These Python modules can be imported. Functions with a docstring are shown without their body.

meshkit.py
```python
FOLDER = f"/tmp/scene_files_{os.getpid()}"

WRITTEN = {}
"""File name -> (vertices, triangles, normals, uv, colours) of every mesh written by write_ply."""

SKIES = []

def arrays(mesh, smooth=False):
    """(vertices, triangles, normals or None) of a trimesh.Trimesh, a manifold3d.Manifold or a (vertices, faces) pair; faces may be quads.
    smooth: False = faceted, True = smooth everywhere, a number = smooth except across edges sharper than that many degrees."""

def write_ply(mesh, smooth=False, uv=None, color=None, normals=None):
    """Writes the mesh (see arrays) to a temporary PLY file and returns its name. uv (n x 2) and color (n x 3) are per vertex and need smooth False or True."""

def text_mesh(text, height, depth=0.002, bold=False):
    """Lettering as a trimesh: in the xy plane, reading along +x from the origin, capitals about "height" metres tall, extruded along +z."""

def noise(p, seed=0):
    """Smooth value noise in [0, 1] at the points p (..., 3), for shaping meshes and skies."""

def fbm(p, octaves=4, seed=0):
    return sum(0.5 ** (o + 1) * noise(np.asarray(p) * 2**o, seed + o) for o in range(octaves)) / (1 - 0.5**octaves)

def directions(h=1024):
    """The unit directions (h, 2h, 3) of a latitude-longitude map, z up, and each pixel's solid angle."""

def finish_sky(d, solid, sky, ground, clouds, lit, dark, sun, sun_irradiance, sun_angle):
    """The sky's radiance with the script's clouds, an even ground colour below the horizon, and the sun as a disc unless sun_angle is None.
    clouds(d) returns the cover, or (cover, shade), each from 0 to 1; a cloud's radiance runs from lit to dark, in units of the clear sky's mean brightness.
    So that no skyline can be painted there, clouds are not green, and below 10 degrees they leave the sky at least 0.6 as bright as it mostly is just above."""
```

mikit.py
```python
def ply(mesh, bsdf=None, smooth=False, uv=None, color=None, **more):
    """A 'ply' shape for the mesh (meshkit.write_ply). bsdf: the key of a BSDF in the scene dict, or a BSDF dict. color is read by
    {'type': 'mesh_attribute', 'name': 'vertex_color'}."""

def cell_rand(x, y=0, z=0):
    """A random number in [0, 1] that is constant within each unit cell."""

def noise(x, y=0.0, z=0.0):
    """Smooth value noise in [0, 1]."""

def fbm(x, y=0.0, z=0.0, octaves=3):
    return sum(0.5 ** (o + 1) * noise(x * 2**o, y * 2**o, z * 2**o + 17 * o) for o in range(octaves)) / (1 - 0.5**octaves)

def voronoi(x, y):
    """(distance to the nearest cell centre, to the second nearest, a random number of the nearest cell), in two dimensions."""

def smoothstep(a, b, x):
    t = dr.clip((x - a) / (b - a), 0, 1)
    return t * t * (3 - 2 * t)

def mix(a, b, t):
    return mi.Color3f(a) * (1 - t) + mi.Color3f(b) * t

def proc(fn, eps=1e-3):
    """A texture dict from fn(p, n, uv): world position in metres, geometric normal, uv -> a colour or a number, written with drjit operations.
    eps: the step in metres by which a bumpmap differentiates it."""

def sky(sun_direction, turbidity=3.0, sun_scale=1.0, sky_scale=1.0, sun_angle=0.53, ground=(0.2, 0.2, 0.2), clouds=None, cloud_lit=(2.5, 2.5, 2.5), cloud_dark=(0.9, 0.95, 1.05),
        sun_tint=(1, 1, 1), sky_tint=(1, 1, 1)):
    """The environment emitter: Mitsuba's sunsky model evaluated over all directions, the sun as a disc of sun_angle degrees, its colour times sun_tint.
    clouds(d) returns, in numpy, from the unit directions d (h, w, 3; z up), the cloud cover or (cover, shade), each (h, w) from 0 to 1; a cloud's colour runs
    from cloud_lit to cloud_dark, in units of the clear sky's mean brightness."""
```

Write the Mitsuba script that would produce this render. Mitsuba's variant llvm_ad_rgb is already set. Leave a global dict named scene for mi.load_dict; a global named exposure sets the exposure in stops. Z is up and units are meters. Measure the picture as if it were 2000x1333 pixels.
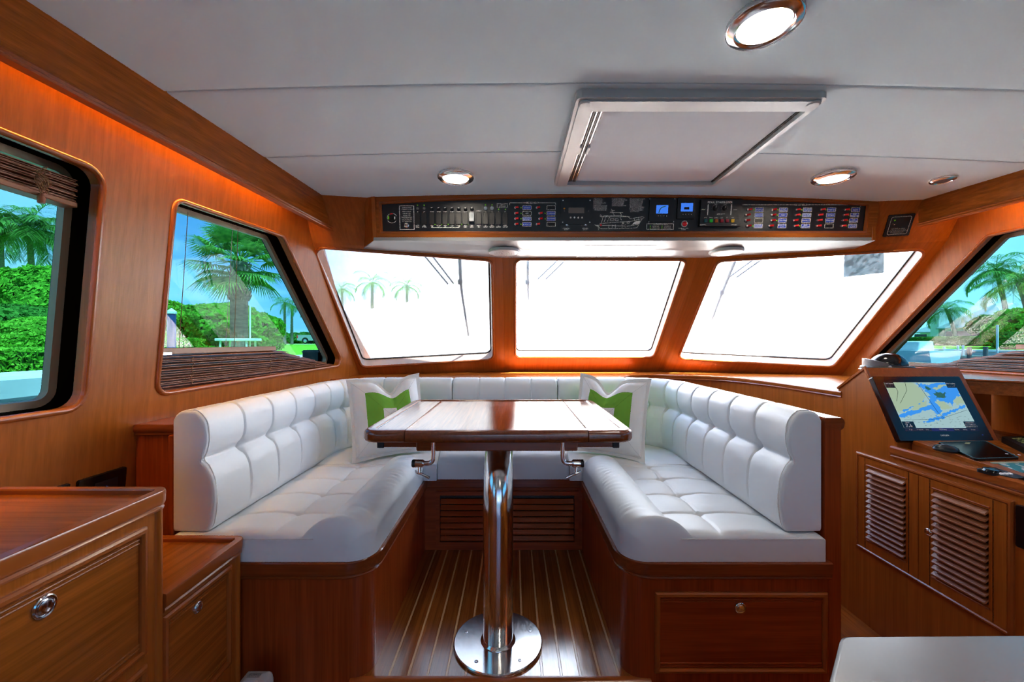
import math, random
import numpy as np, trimesh, mitsuba as mi, drjit as dr
import mikit, meshkit
from mikit import proc, noise, fbm, voronoi, cell_rand, smoothstep, mix
from shapely.geometry import Polygon, LineString, Point, box as sbox
from shapely import affinity
from shapely.ops import unary_union

scene, labels = {}, {}
V = np.array
F, CX, CY, CZ = 800.0, 1003.0, 669.0, 1.03          # focal length in pixels of the 2000 x 1333 frame, eye height

# ------------------------------------------------------------------ camera, sky, lights, exposure
exposure = 6.4
SCREEN = 2.0 ** -exposure                            # screens are as bright as they look
T4 = mi.ScalarTransform4f
scene['camera'] = {'type': 'perspective', 'fov': math.degrees(2 * math.atan(1000 / F)), 'fov_axis': 'x', 'near_clip': 0.02, 'far_clip': 2000.0,
                   'principal_point_offset_x': (1000 - CX) / 2000, 'principal_point_offset_y': (666.5 - CY) / 1333,
                   'to_world': T4().look_at(origin=[0, 0, CZ], target=[0, 1, CZ], up=[0, 0, 1])}
SUN = V([0.36, -0.42, 1.0])


def clouds(d):
    q = d / np.maximum(d[..., 2:3] + 0.12, 0.05)
    c = meshkit.fbm(np.stack([q[..., 0] * 1.1 + 3, q[..., 1] * 1.1, q[..., 2] * 0 + 2], -1), 5, seed=4)
    az = np.degrees(np.arctan2(d[..., 0], d[..., 1]))    # a bright bank of cloud ahead, thinning towards both sides
    t = np.clip((np.minimum(az + 26, 62 - az)) / 16, 0, 1)
    bank = (t * t * (3 - 2 * t)) * np.clip((d[..., 2] - 0.9) / -0.5, 0, 1)
    return np.maximum(np.clip((c - 0.50) * 3.2, 0, 0.85), bank), np.clip((c - 0.6) * 2, 0, 0.5) * (1 - bank)


scene['sky'] = mikit.sky(SUN, turbidity=3.0, sun_scale=0.85, sky_scale=0.7, ground=(0.16, 0.2, 0.22), clouds=clouds, cloud_lit=(2.75, 3.0, 3.3), cloud_dark=(1.0, 1.05, 1.12), sun_tint=(0.90, 1.0, 1.12))
LAMP, COVE = 1.0, 2.1                               # radiance of the downlights and of the strip lights behind the valances


# ------------------------------------------------------------------ helpers
def rgb(*c):
    return {'type': 'rgb', 'value': list(c)}


def _free(key):
    if key not in scene and key not in labels and not any(k.startswith(key + '__') for k in scene):
        return key
    i = 1
    while f'{key}_{i:03d}' in scene or f'{key}_{i:03d}' in labels:
        i += 1
    return f'{key}_{i:03d}'


def thing(name, label, cat=None, group=None, kind=None):
    key = _free(name)
    labels[key] = {'label': label}
    for a, b in (('category', cat), ('group', group), ('kind', kind)):
        if b:
            labels[key][a] = b
    return key


def add(parent, name, mesh, mat, smooth=35, label=None, emit=None, kind=None, color=None):
    """One entry of the scene: a part of parent, or the thing itself when name is None."""
    key = parent if name is None else _free(parent + '__' + name)
    d = mikit.ply(mesh, mat, smooth, color=color)
    if emit is not None:
        d['emitter'] = {'type': 'area', 'radiance': rgb(*emit)}
    scene[key] = d
    if label or kind:
        labels.setdefault(key, {}).update({k: v for k, v in (('label', label), ('kind', kind)) if v})
    return key


def tm(v, f):
    f = np.asarray(f, int)
    if f.shape[1] == 4:
        f = np.vstack([f[:, [0, 1, 2]], f[:, [0, 2, 3]]])
    return trimesh.Trimesh(np.asarray(v, float), f, process=False)


def cat(*ms):
    ms = [m for x in ms for m in (x if isinstance(x, (list, tuple)) else [x])]
    return trimesh.util.concatenate(ms)


def unit(v):
    v = np.asarray(v, float)
    return v / np.linalg.norm(v)


def P(px, py, Y):
    return V([(px - CX) * Y / F, Y, CZ - (py - CY) * Y / F])


def rbox(x0, x1, y0, y1, z0, z1, b=0.003):
    """A box with chamfered edges."""
    lo, hi = V([min(x0, x1), min(y0, y1), min(z0, z1)]), V([max(x0, x1), max(y0, y1), max(z0, z1)])
    b = min(b, 0.45 * (hi - lo).min())
    pts = []
    for s in np.ndindex(2, 2, 2):
        c = np.where(V(s) == 1, hi, lo)
        d = np.where(V(s) == 1, -1, 1)
        for k in range(3):
            o = np.full(3, b)
            o[k] = 0
            pts.append(c + d * o)
    return trimesh.convex.convex_hull(V(pts))


def frm(o, u, v):
    u = unit(u)
    v = unit(np.asarray(v, float) - u * np.dot(u, v))
    M = np.eye(4)
    M[:3, 0], M[:3, 1], M[:3, 2], M[:3, 3] = u, v, np.cross(u, v), o
    return M


def moved(m, M):
    m = m.copy()
    m.apply_transform(M)
    return m


def ext(poly, d, M=None, z0=0.0):
    gs = [g for g in getattr(poly, 'geoms', [poly]) if g.area > 1e-9]
    m = cat([trimesh.creation.extrude_polygon(g, d, engine='earcut') for g in gs])
    m.apply_translation([0, 0, z0])
    return moved(m, M) if M is not None else m


def rr_pts(x0, x1, y0, y1, radii, n=6):
    """A rounded rectangle, counter-clockwise; radii of (x0,y0), (x1,y0), (x1,y1), (x0,y1)."""
    if np.isscalar(radii):
        radii = [radii] * 4
    out = []
    for (cx, cy, sx, sy, a0), r in zip(((x0, y0, 1, 1, 180), (x1, y0, -1, 1, 270), (x1, y1, -1, -1, 0), (x0, y1, 1, -1, 90)), radii):
        r = max(r, 1e-5)
        for a in np.radians(np.linspace(a0, a0 + 90, n)):
            out.append((cx + sx * r + r * math.cos(a), cy + sy * r + r * math.sin(a)))
    return V(out)


def loft(rings, cap0=True, cap1=True):
    """A skin through rings of equal length (k x n x 3), counter-clockwise seen from the last ring's side, with fan caps."""
    R = np.asarray(rings, float)
    k, n = R.shape[:2]
    f = []
    for i in range(k - 1):
        for j in range(n):
            a, b = i * n + j, i * n + (j + 1) % n
            f += [[a, b, b + n], [a, b + n, a + n]]
    v = R.reshape(-1, 3)
    for ring, on, rev in ((0, cap0, True), (k - 1, cap1, False)):
        if on:
            c = len(v)
            v = np.vstack([v, R[ring].mean(0)])
            for j in range(n):
                a, b = ring * n + j, ring * n + (j + 1) % n
                f.append([c, b, a] if rev else [c, a, b])
    return tm(v, f)


def slab(x0, x1, y0, y1, radii, prof, mult=(1, 1, 1, 1), n=6, M=None):
    """Rounded-rectangle slab through (inset, z) pairs; mult scales the inset on the sides x0, x1, y0, y1."""
    if np.isscalar(radii):
        radii = [radii] * 4
    rings = []
    for ins, z in prof:
        p = rr_pts(x0 + ins * mult[0], x1 - ins * mult[1], y0 + ins * mult[2], y1 - ins * mult[3], [max(r - ins, 1e-4) for r in radii], n)
        rings.append(np.c_[p, np.full(len(p), z)])
    m = loft(rings)
    return moved(m, M) if M is not None else m


def pad(x0, x1, y0, y1, z0, z1, r=0.01, b=0.003, M=None, n=6):
    """A rounded-corner plate with softened top edge."""
    return slab(x0, x1, y0, y1, r, [(0, z0), (0, z1 - b), (b * 0.3, z1 - b * 0.3), (b, z1)], M=M, n=n)


def lathe(prof, n=40, M=None):
    """(r, z) pairs from bottom to top turned about z."""
    a = np.linspace(0, 2 * np.pi, n, endpoint=False)
    rings = [np.c_[r * np.cos(a), r * np.sin(a), np.full(n, z)] for r, z in prof]
    m = loft(rings, prof[0][0] > 1e-6, prof[-1][0] > 1e-6)
    return moved(m, M) if M is not None else m


def tube(path, r, n=12, caps=True):
    path = np.asarray(path, float)
    r = np.broadcast_to(r, len(path))
    t = np.gradient(path, axis=0)
    t /= np.linalg.norm(t, axis=1, keepdims=True)
    ref = V([0, 0, 1.0]) if abs(t[0][2]) < 0.9 else V([1.0, 0, 0])
    u = unit(np.cross(ref, t[0]))
    rings = []
    a = np.linspace(0, 2 * np.pi, n, endpoint=False)
    for i in range(len(path)):
        u = unit(u - t[i] * np.dot(u, t[i]))
        w = np.cross(t[i], u)
        rings.append(path[i] + r[i] * (np.cos(a)[:, None] * u + np.sin(a)[:, None] * w))
    return loft(rings, caps, caps)


def bend(pts, rad, n=7):
    """A polyline with its corners rounded."""
    pts = [np.asarray(p, float) for p in pts]
    out = [pts[0]]
    for a, b, c in zip(pts, pts[1:], pts[2:]):
        d1, d2 = unit(a - b), unit(c - b)
        L = min(rad, 0.49 * np.linalg.norm(a - b), 0.49 * np.linalg.norm(c - b))
        for t in np.linspace(0, 1, n):
            out.append((1 - t) ** 2 * (b + d1 * L) + 2 * t * (1 - t) * b + t * t * (b + d2 * L))
    return V(out + [pts[-1]])


def sweep(path, prof, up, closed=False, caps=True):
    """Sweeps a closed profile of (side, up) pairs along the path; side = tangent x up, mitred."""
    path, up = np.asarray(path, float), unit(up)
    n = len(path)
    rings = []
    for i in range(n):
        a = path[i] - path[i - 1] if (i or closed) else path[1] - path[0]
        b = path[(i + 1) % n] - path[i] if (i < n - 1 or closed) else path[-1] - path[-2]
        s1, s2 = unit(np.cross(a, up)), unit(np.cross(b, up))
        s = unit(s1 + s2)
        s = s / max(np.dot(s, s1), 0.3)
        rings.append([path[i] + s * x + up * y for x, y in prof])
    if closed:
        rings.append(rings[0])
        return loft(rings, False, False)
    return loft(rings, caps, caps)


def half_round(r, n=7, flat=0.0):
    a = np.linspace(0, np.pi, n)
    return [(r * math.cos(x), flat + r * math.sin(x)) for x in a] + [(-r, -0.002), (r, -0.002)]


def rounded(poly, r):
    return poly.buffer(-r, quad_segs=6).buffer(r, quad_segs=6).simplify(0.0004)


def ring_of(poly):
    c = np.array(poly.exterior.coords)[:-1]
    return c if poly.exterior.is_ccw else c[::-1]


# ------------------------------------------------------------------ materials
def two(d):
    return {'type': 'twosided', 'bsdf': d}


def plastic(col, alpha=0.1, ior=1.5, nonlinear=True):
    return two({'type': 'roughplastic', 'diffuse_reflectance': col if isinstance(col, dict) else rgb(*col), 'alpha': alpha, 'int_ior': ior, 'nonlinear': nonlinear})


def wood_fn(ax, light, dark, band=0.0, tone=0.25):
    a, b = [k for k in range(3) if k != ax]

    def fn(p, n, uv):
        g, u, w = p[ax], p[a], p[b]
        warp = noise(u * 6, w * 6, g * 1.3) * 0.02
        f = fbm((u + warp) * 110, (w + warp) * 110, g * 2.6, octaves=3)
        fine = noise(u * 520, w * 520, g * 11)
        t = 0.22 + smoothstep(0.15, 0.85, f) * 0.45 + fine * 0.33
        if band:
            t = t + (cell_rand((u + w) / band, 3.0, ax) - 0.5) * tone
        return mix(dark, light, dr.clip(t, 0, 1))
    return fn


TEAK, TEAK_D = (0.58, 0.195, 0.032), (0.40, 0.115, 0.016)
for nm, ax, al, band in (('wood_upright', 2, 0.13, 0.14), ('wood_across', 0, 0.11, 0.0), ('wood_along', 1, 0.11, 0.0)):
    scene[nm] = plastic(proc(wood_fn(ax, TEAK, TEAK_D if band else (0.26, 0.062, 0.008), band)), al, 1.34)
for nm, ax in (('red_wood_upright', 2), ('red_wood_across', 0)):         # the wood grain in a redder, darker tone, for the settee
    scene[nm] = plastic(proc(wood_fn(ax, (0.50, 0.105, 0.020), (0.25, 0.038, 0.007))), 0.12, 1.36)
def raked(p, n, uv):
    return wood_raked(mi.Vector3f(p[0], (p[1] + p[2]) * 0.7071, (p[2] - p[1]) * 0.7071), n, uv)


wood_raked = wood_fn(2, TEAK, TEAK_D, 0.14)
scene['wood_raked'] = plastic(proc(raked), 0.13, 1.34)
scene['wood_gloss_across'] = plastic(proc(wood_fn(0, (0.46, 0.120, 0.026), (0.24, 0.050, 0.011))), 0.035, 1.55)
scene['table_wood'] = plastic(proc(wood_fn(1, (0.54, 0.175, 0.045), (0.30, 0.075, 0.017), 0.07, 0.25)), 0.045, 1.8)
scene['wood_floor'] = plastic(proc(wood_fn(1, (0.62, 0.25, 0.05), (0.32, 0.092, 0.015), 0.0592, 0.5)), 0.022, 1.85)
scene['jamb'] = plastic((0.70, 0.60, 0.55), 0.2)  # outdoor light on the wooden reveals is put into this pale colour
scene['frame_tan'] = plastic((0.52, 0.40, 0.27), 0.2)
scene['holly'] = plastic((0.80, 0.56, 0.30), 0.03, 1.7)
scene['bead'] = plastic((0.52, 0.17, 0.036), 0.05)
scene['ebony'] = plastic((0.02, 0.012, 0.008), 0.1)


def leather_bump(p, n, uv):
    return noise(p[0] * 700, p[1] * 700, p[2] * 700) * 0.6 + noise(p[0] * 260, p[1] * 260, p[2] * 260) * 0.4


scene['leather'] = two({'type': 'bumpmap', 'arbitrary': proc(leather_bump, 4e-4), 'scale': 0.00014,
                        'bsdf': {'type': 'roughplastic', 'diffuse_reflectance': rgb(0.76, 0.775, 0.785), 'alpha': 0.27}})
scene['stitch'] = two({'type': 'diffuse', 'reflectance': rgb(0.62, 0.60, 0.57)})
scene['vinyl'] = two({'type': 'diffuse', 'reflectance': rgb(0.68, 0.825, 0.90)})
scene['gelcoat'] = plastic((0.42, 0.44, 0.46), 0.09, 1.25)
scene['white_plastic'] = plastic((0.70, 0.74, 0.77), 0.2)
scene['countertop'] = plastic((0.44, 0.44, 0.45), 0.07)
scene['shade'] = two({'type': 'diffuse', 'reflectance': rgb(0.64, 0.70, 0.77)})
scene['chrome'] = two({'type': 'roughconductor', 'material': 'none', 'specular_reflectance': rgb(0.86, 0.86, 0.87), 'alpha': 0.03})
scene['steel'] = two({'type': 'roughconductor', 'material': 'none', 'specular_reflectance': rgb(0.6, 0.6, 0.62), 'alpha': 0.15})
scene['black_panel'] = plastic((0.018, 0.024, 0.034), 0.18)
scene['black_gloss'] = plastic((0.008, 0.009, 0.011), 0.04)
scene['black_rubber'] = plastic((0.016, 0.016, 0.017), 0.35)
scene['grey_plastic'] = plastic((0.20, 0.20, 0.21), 0.3)
scene['ink_white'] = two({'type': 'diffuse', 'reflectance': rgb(0.95, 0.95, 0.95)})
scene['red_plastic'] = plastic((0.85, 0.014, 0.03), 0.1)
scene['blind_wood'] = plastic(proc(wood_fn(1, (0.62, 0.27, 0.13), (0.42, 0.16, 0.07))), 0.3)
scene['blind_rail'] = plastic((0.52, 0.33, 0.21), 0.25)
scene['cord'] = two({'type': 'diffuse', 'reflectance': rgb(0.30, 0.16, 0.08)})
scene['side_glass'] = {'type': 'thindielectric', 'int_ior': 1.28, 'specular_transmittance': rgb(0.020, 0.065, 0.083)}
scene['front_glass'] = {'type': 'blendbsdf', 'weight': 0.08, 'a': {'type': 'thindielectric', 'int_ior': 1.5},
                        'b': {'type': 'principledthin', 'base_color': rgb(0.95, 0.95, 0.95), 'diff_trans': 1.7, 'roughness': 0.6}}
scene['dimmed_glass'] = {'type': 'blendbsdf', 'weight': 0.035, 'a': {'type': 'thindielectric', 'int_ior': 1.5, 'specular_transmittance': rgb(0.125, 0.132, 0.14)},  # copy of the windscreen glass, darkened to hold back the outdoor brightness
                        'b': {'type': 'principledthin', 'base_color': rgb(0.95, 0.95, 0.95), 'diff_trans': 1.7, 'roughness': 0.6}}
scene['door_glass'] = {'type': 'thindielectric', 'int_ior': 1.5, 'specular_transmittance': rgb(0.085, 0.095, 0.11)}

# ------------------------------------------------------------------ the shell of the pilothouse
def wallL(Y, Z):
    return -1.187 + 0.075 * (Z - 0.9) + 0.04 * (Y - 1.2)


def wallR(Y, Z):
    return 2.42 - 0.09 * (Z - 0.9) - 0.04 * (Y - 1.2)


ZK = 1.575                                             # above the windows the wall stands a little steeper


def Yf(X, Z):
    """The windscreen wall, raked about 45 degrees, its outer thirds swept aft."""
    return 2.57 - 0.98 * (min(Z, ZK) - 1.541) - 0.62 * max(Z - ZK, 0) - 0.30 * max(-0.07 - X, X - 1.17, 0)


def Zc(X):
    return 1.818 - 0.0141 * (X - 0.307) ** 2


ML = frm([wallL(1.2, 0.9), 1.2, 0.9], [0.04, 1, 0], [0.075, 0, 1])             # local z points into the cabin
MR = frm([wallR(1.2, 0.9), 1.2, 0.9], [0.04, -1, 0], [-0.09, 0, 1])
MF1 = frm([-0.07, Yf(-0.07, 0.97), 0.97], [1, 0.30, 0], [0, -0.98, 1])         # local z points into the cabin (aft)
MF2 = frm([0.55, Yf(0.55, 0.97), 0.97], [1, 0, 0], [0, -0.98, 1])
MF3 = frm([1.17, Yf(1.17, 0.97), 0.97], [1, -0.30, 0], [0, -0.98, 1])


MU1 = frm([-0.07, Yf(-0.07, ZK), ZK], [1, 0.30, 0], [0, -0.62, 1])
MU2 = frm([0.55, Yf(0.55, ZK), ZK], [1, 0, 0], [0, -0.62, 1])
MU3 = frm([1.17, Yf(1.17, ZK), ZK], [1, -0.30, 0], [0, -0.62, 1])


def loc(M, p):
    return (np.linalg.inv(M) @ np.r_[np.asarray(p, float), 1])[:2]


def hit(px, py, M):
    d = V([(px - CX) / F, 1, (CY - py) / F])
    o, n = M[:3, 3], M[:3, 2]
    t = np.dot(o - V([0, 0, CZ]), n) / np.dot(d, n)
    return V([0, 0, CZ]) + d * t


def world(M, uv, z=0.0):
    uv = np.asarray(uv, float)
    return np.c_[uv, np.full(len(uv), z)] @ M[:3, :3].T + M[:3, 3]


def outline(M, px, r):
    return rounded(Polygon([loc(M, hit(x, y, M)) for x, y in px]), r)


TR = loc(ML, hit(200, 338, ML))
BR = loc(ML, hit(160, 796, ML))
win1 = rounded(Polygon([(-1.05, TR[1]), TR, BR, (-1.05, BR[1])]), 0.045)
win2 = outline(ML, [(343, 391), (553, 463), (670, 713), (307, 769)], 0.035)
winA = rounded(Polygon([(-2.9, TR[1]), (-1.35, TR[1]), (-1.35, BR[1]), (-2.9, BR[1])]), 0.045)
b1, t1, t2 = loc(MR, hit(1688, 712, MR)), loc(MR, hit(1930, 462, MR)), loc(MR, hit(2000, 446, MR))
win6 = rounded(Polygon([b1, t1, (0.55, t2[1]), (0.55, b1[1])]), 0.035)
winB = rounded(Polygon([(0.85, t2[1]), (3.2, t2[1]), (3.2, b1[1]), (0.85, b1[1])]), 0.045)
win3 = outline(MF1, [(613, 484), (960, 510), (963, 702), (707, 717)], 0.045)
win4 = outline(MF2, [(1007, 508), (1341, 509), (1276, 698), (1007, 698)], 0.04)
win5 = outline(MF3, [(1402, 511), (1813, 488), (1627, 717), (1325, 701)], 0.045)


def side_poly(M, wall):
    pts = []
    for Z in (-0.25, 0.3, 0.79, 1.3, 1.86):
        Y = 3.35 if Z < 0.8 else Yf(-1.15 if wall is wallL else 2.35, Z) + 0.10
        pts.append((wall(Y, Z), Y, Z))
    pts += [(wall(-2.65, 1.86), -2.65, 1.86), (wall(-2.65, -0.25), -2.65, -0.25)]
    return Polygon([loc(M, p) for p in pts])


for name, M, wall, wins, lab in (('wall_left', ML, wallL, (win1, win2, winA), 'varnished teak veneer cabin side with two dark recessed windows, behind the low lockers'),
                                 ('wall_right', MR, wallR, (win6, winB), 'varnished teak veneer cabin side above the helm console')):
    body = side_poly(M, wall).difference(unary_union(wins))
    w = thing(name, lab, kind='structure')
    add(w, 'inner_panel', ext(body, 0.03, M, -0.03), 'wood_upright', False)
    add(w, 'outer_panel', ext(body, 0.03, M, -0.115), 'ebony', False)  # black colour stands in for the dark void of the blind pocket

wf = thing('wall_front', 'raked teak windscreen wall with three window openings', kind='structure')
for M, win, xs, nm in ((MF1, win3, (-1.3, -0.07), 'port_panel'), (MF2, win4, (-0.07, 1.17), 'centre_panel'), (MF3, win5, (1.17, 2.55), 'starboard_panel')):
    pts = [loc(M, (x, Yf(x, z), z)) for x, z in ((xs[0], 0.74), (xs[1], 0.74), (xs[1], ZK), (xs[0], ZK))]
    add(wf, 'panel', ext(Polygon(pts).difference(win), 0.075, M, -0.075), 'wood_raked', False)
    MU = {'port_panel': MU1, 'centre_panel': MU2, 'starboard_panel': MU3}[nm]
    pts = [loc(MU, (x, Yf(x, z), z)) for x, z in ((xs[0], ZK - 0.002), (xs[1], ZK - 0.002), (xs[1], 1.93), (xs[0], 1.93))]
    add(wf, 'upper_panel', ext(Polygon(pts), 0.055, MU, -0.055), 'wood_raked', False)

WINS = []
n_win = 0
for M, win, depth, glass, lab, trim in (
        (ML, win1, 0.115, 'side_glass', 'tinted side window with rounded corners, its slatted blind drawn up, above the tall locker', True),
        (ML, win2, 0.115, 'side_glass', 'tinted side window with a raked forward edge above the white settee back', True),
        (MF1, win3, 0.075, 'dimmed_glass', 'windscreen pane with faint palms behind it, on the same side as the tall locker', True),
        (MF2, win4, 0.075, 'front_glass', 'narrow middle windscreen pane between the two teak posts', True),
        (MF3, win5, 0.075, 'front_glass', 'windscreen pane with a pale patch at its upper corner, nearest the helm', True),
        (MR, win6, 0.115, 'side_glass', 'tinted side window with a raked edge beside the helm, a waterfront house behind it', True),
        (ML, winA, 0.115, 'side_glass', 'tinted side window of the saloon behind the viewer', True),
        (MR, winB, 0.115, 'side_glass', 'tinted side window of the saloon behind the viewer, helm side', True)):
    n_win += 1
    w = thing(f'window_{n_win}', lab, kind='structure')
    rp = ring_of(win)
    tv, tf = trimesh.creation.triangulate_polygon(win.buffer(0.11 if depth > 0.1 else 0.004), engine='earcut')
    zl = -depth - 0.003 - (tv[:, 1] - tv[:, 1].min()) * 0.075 if depth > 0.1 else np.full(len(tv), -depth + 0.002)   # side panes hang plumb
    add(w, 'pane', tm(np.c_[tv, zl] @ M[:3, :3].T + M[:3, 3], tf), glass, False)
    add(w, 'seal', ext(win.buffer(0.003).difference(win.buffer(-0.010)), 0.006, M, -depth + 0.004), 'black_rubber', False, label='black rubber seal')
    if depth > 0.1:
        add(w, 'frame', ext(win.buffer(0.002).difference(win.buffer(-0.018)), 0.020, M, -0.100), 'frame_tan', False, label='tan inner frame')
    else:
        add(w, 'jamb', ext(win.buffer(0.0005).difference(win.buffer(-0.002)), depth - 0.004, M, -depth + 0.003), 'jamb', False, label='jamb lining with window light put into its pale colour')
    add(w, 'moulding', sweep(world(M, ring_of(win.buffer(0.004)))[::-1] if False else world(M, ring_of(win.buffer(0.004))), half_round(0.0085, 8), M[:3, 2], closed=True), 'bead', 40, label='rounded dark teak moulding')

# the roof, its unseen brow added to block the sun, the ceiling, the valances
roof = thing('roof', 'white outer roof of the pilothouse', kind='structure')
add(roof, None, rbox(-1.62, 2.85, -2.9, 2.62, 1.90, 1.97, 0.02), 'gelcoat', False)
ceil = thing('ceiling', 'pale padded vinyl ceiling in panels with fine seams', kind='structure')


def ceiling_panel(y0, y1):
    ys = [y0, y0 + 0.002, y0 + 0.006] + list(np.linspace(y0 + 0.02, y1 - 0.02, 3)) + [y1 - 0.006, y1 - 0.002, y1]
    dz = [0.006, 0.0022, 0.0006, 0, 0, 0, 0.0006, 0.0022, 0.006]
    xs = np.linspace(-1.32, 2.56, 33)
    v = [[x, y, Zc(x) + d] for y, d in zip(ys, dz) for x in xs]
    v += [[x, y, Zc(x) + 0.03] for y, d in zip(ys, dz) for x in xs]
    n, k = len(xs), len(ys)
    f = []
    for j in range(k - 1):
        for i in range(n - 1):
            a = j * n + i
            f += [[a, a + n, a + n + 1, a + 1], [a + k * n, a + k * n + 1, a + k * n + n + 1, a + k * n + n]]
    return tm(v, f)


for y0, y1 in ((-2.65, -1.2), (-1.2, 0.2), (0.2, 1.248), (1.248, 1.695), (1.695, 2.42)):
    add(ceil, 'panel', ceiling_panel(y0 + 0.0012, y1 - 0.0012), 'vinyl', 30)

for name, pts, sgn, lab in (('trim_1', [(-1.225, -2.6), (-1.0855, 0.88), (-0.985, 2.25)], 1, 'long teak valance under the ceiling, hiding a warm strip light over the two side windows'),
                            ('trim_2', [(2.345, -2.6), (2.225, 1.4), (2.125, 2.15)], -1, 'teak valance under the ceiling on the helm side')):
    v = thing(name, lab, kind='structure')
    path = V([(x, y, 0) for x, y in pts])
    add(v, 'board', sweep(path, [(0.0, 1.652), (0.012, 1.652), (0.012, 1.83), (0.0, 1.83)] if sgn < 0 else [(-0.012, 1.652), (0.0, 1.652), (0.0, 1.83), (-0.012, 1.83)], [0, 0, 1]), 'wood_along', False)
    s = -sgn
    bead = [(s * a, b) for a, b in ((0.020, 1.636), (-0.006, 1.636), (-0.010, 1.641), (-0.006, 1.646), (-0.010, 1.651), (-0.006, 1.656), (0.020, 1.656))]
    add(v, 'bead', sweep(path, bead if s > 0 else bead[::-1], [0, 0, 1]), 'bead', 20, label='beaded lower edge')
for name, wall, sgn, z in (('trim_1', wallL, 1, 1.775), ('trim_2', wallR, -1, 1.745)):
    q = []
    for y in (0.0, 0.88, 1.9):
        xv = np.interp(y, [-2.6, 0.88, 2.25], [-1.237, -1.0975, -0.997]) if sgn > 0 else np.interp(y, [-2.6, 1.4, 2.15], [2.357, 2.237, 2.137])
        m = (xv + wall(y, z)) / 2 if sgn > 0 else xv + 0.03
        q += [[m - 0.007, y, z], [m + 0.007, y, z]]
    add(name, 'light_strip', tm(q, [[0, 2, 3, 1], [2, 4, 5, 3]]), 'white_plastic', False, label='warm strip light', emit=(COVE, COVE * 0.50, COVE * 0.10))

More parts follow.
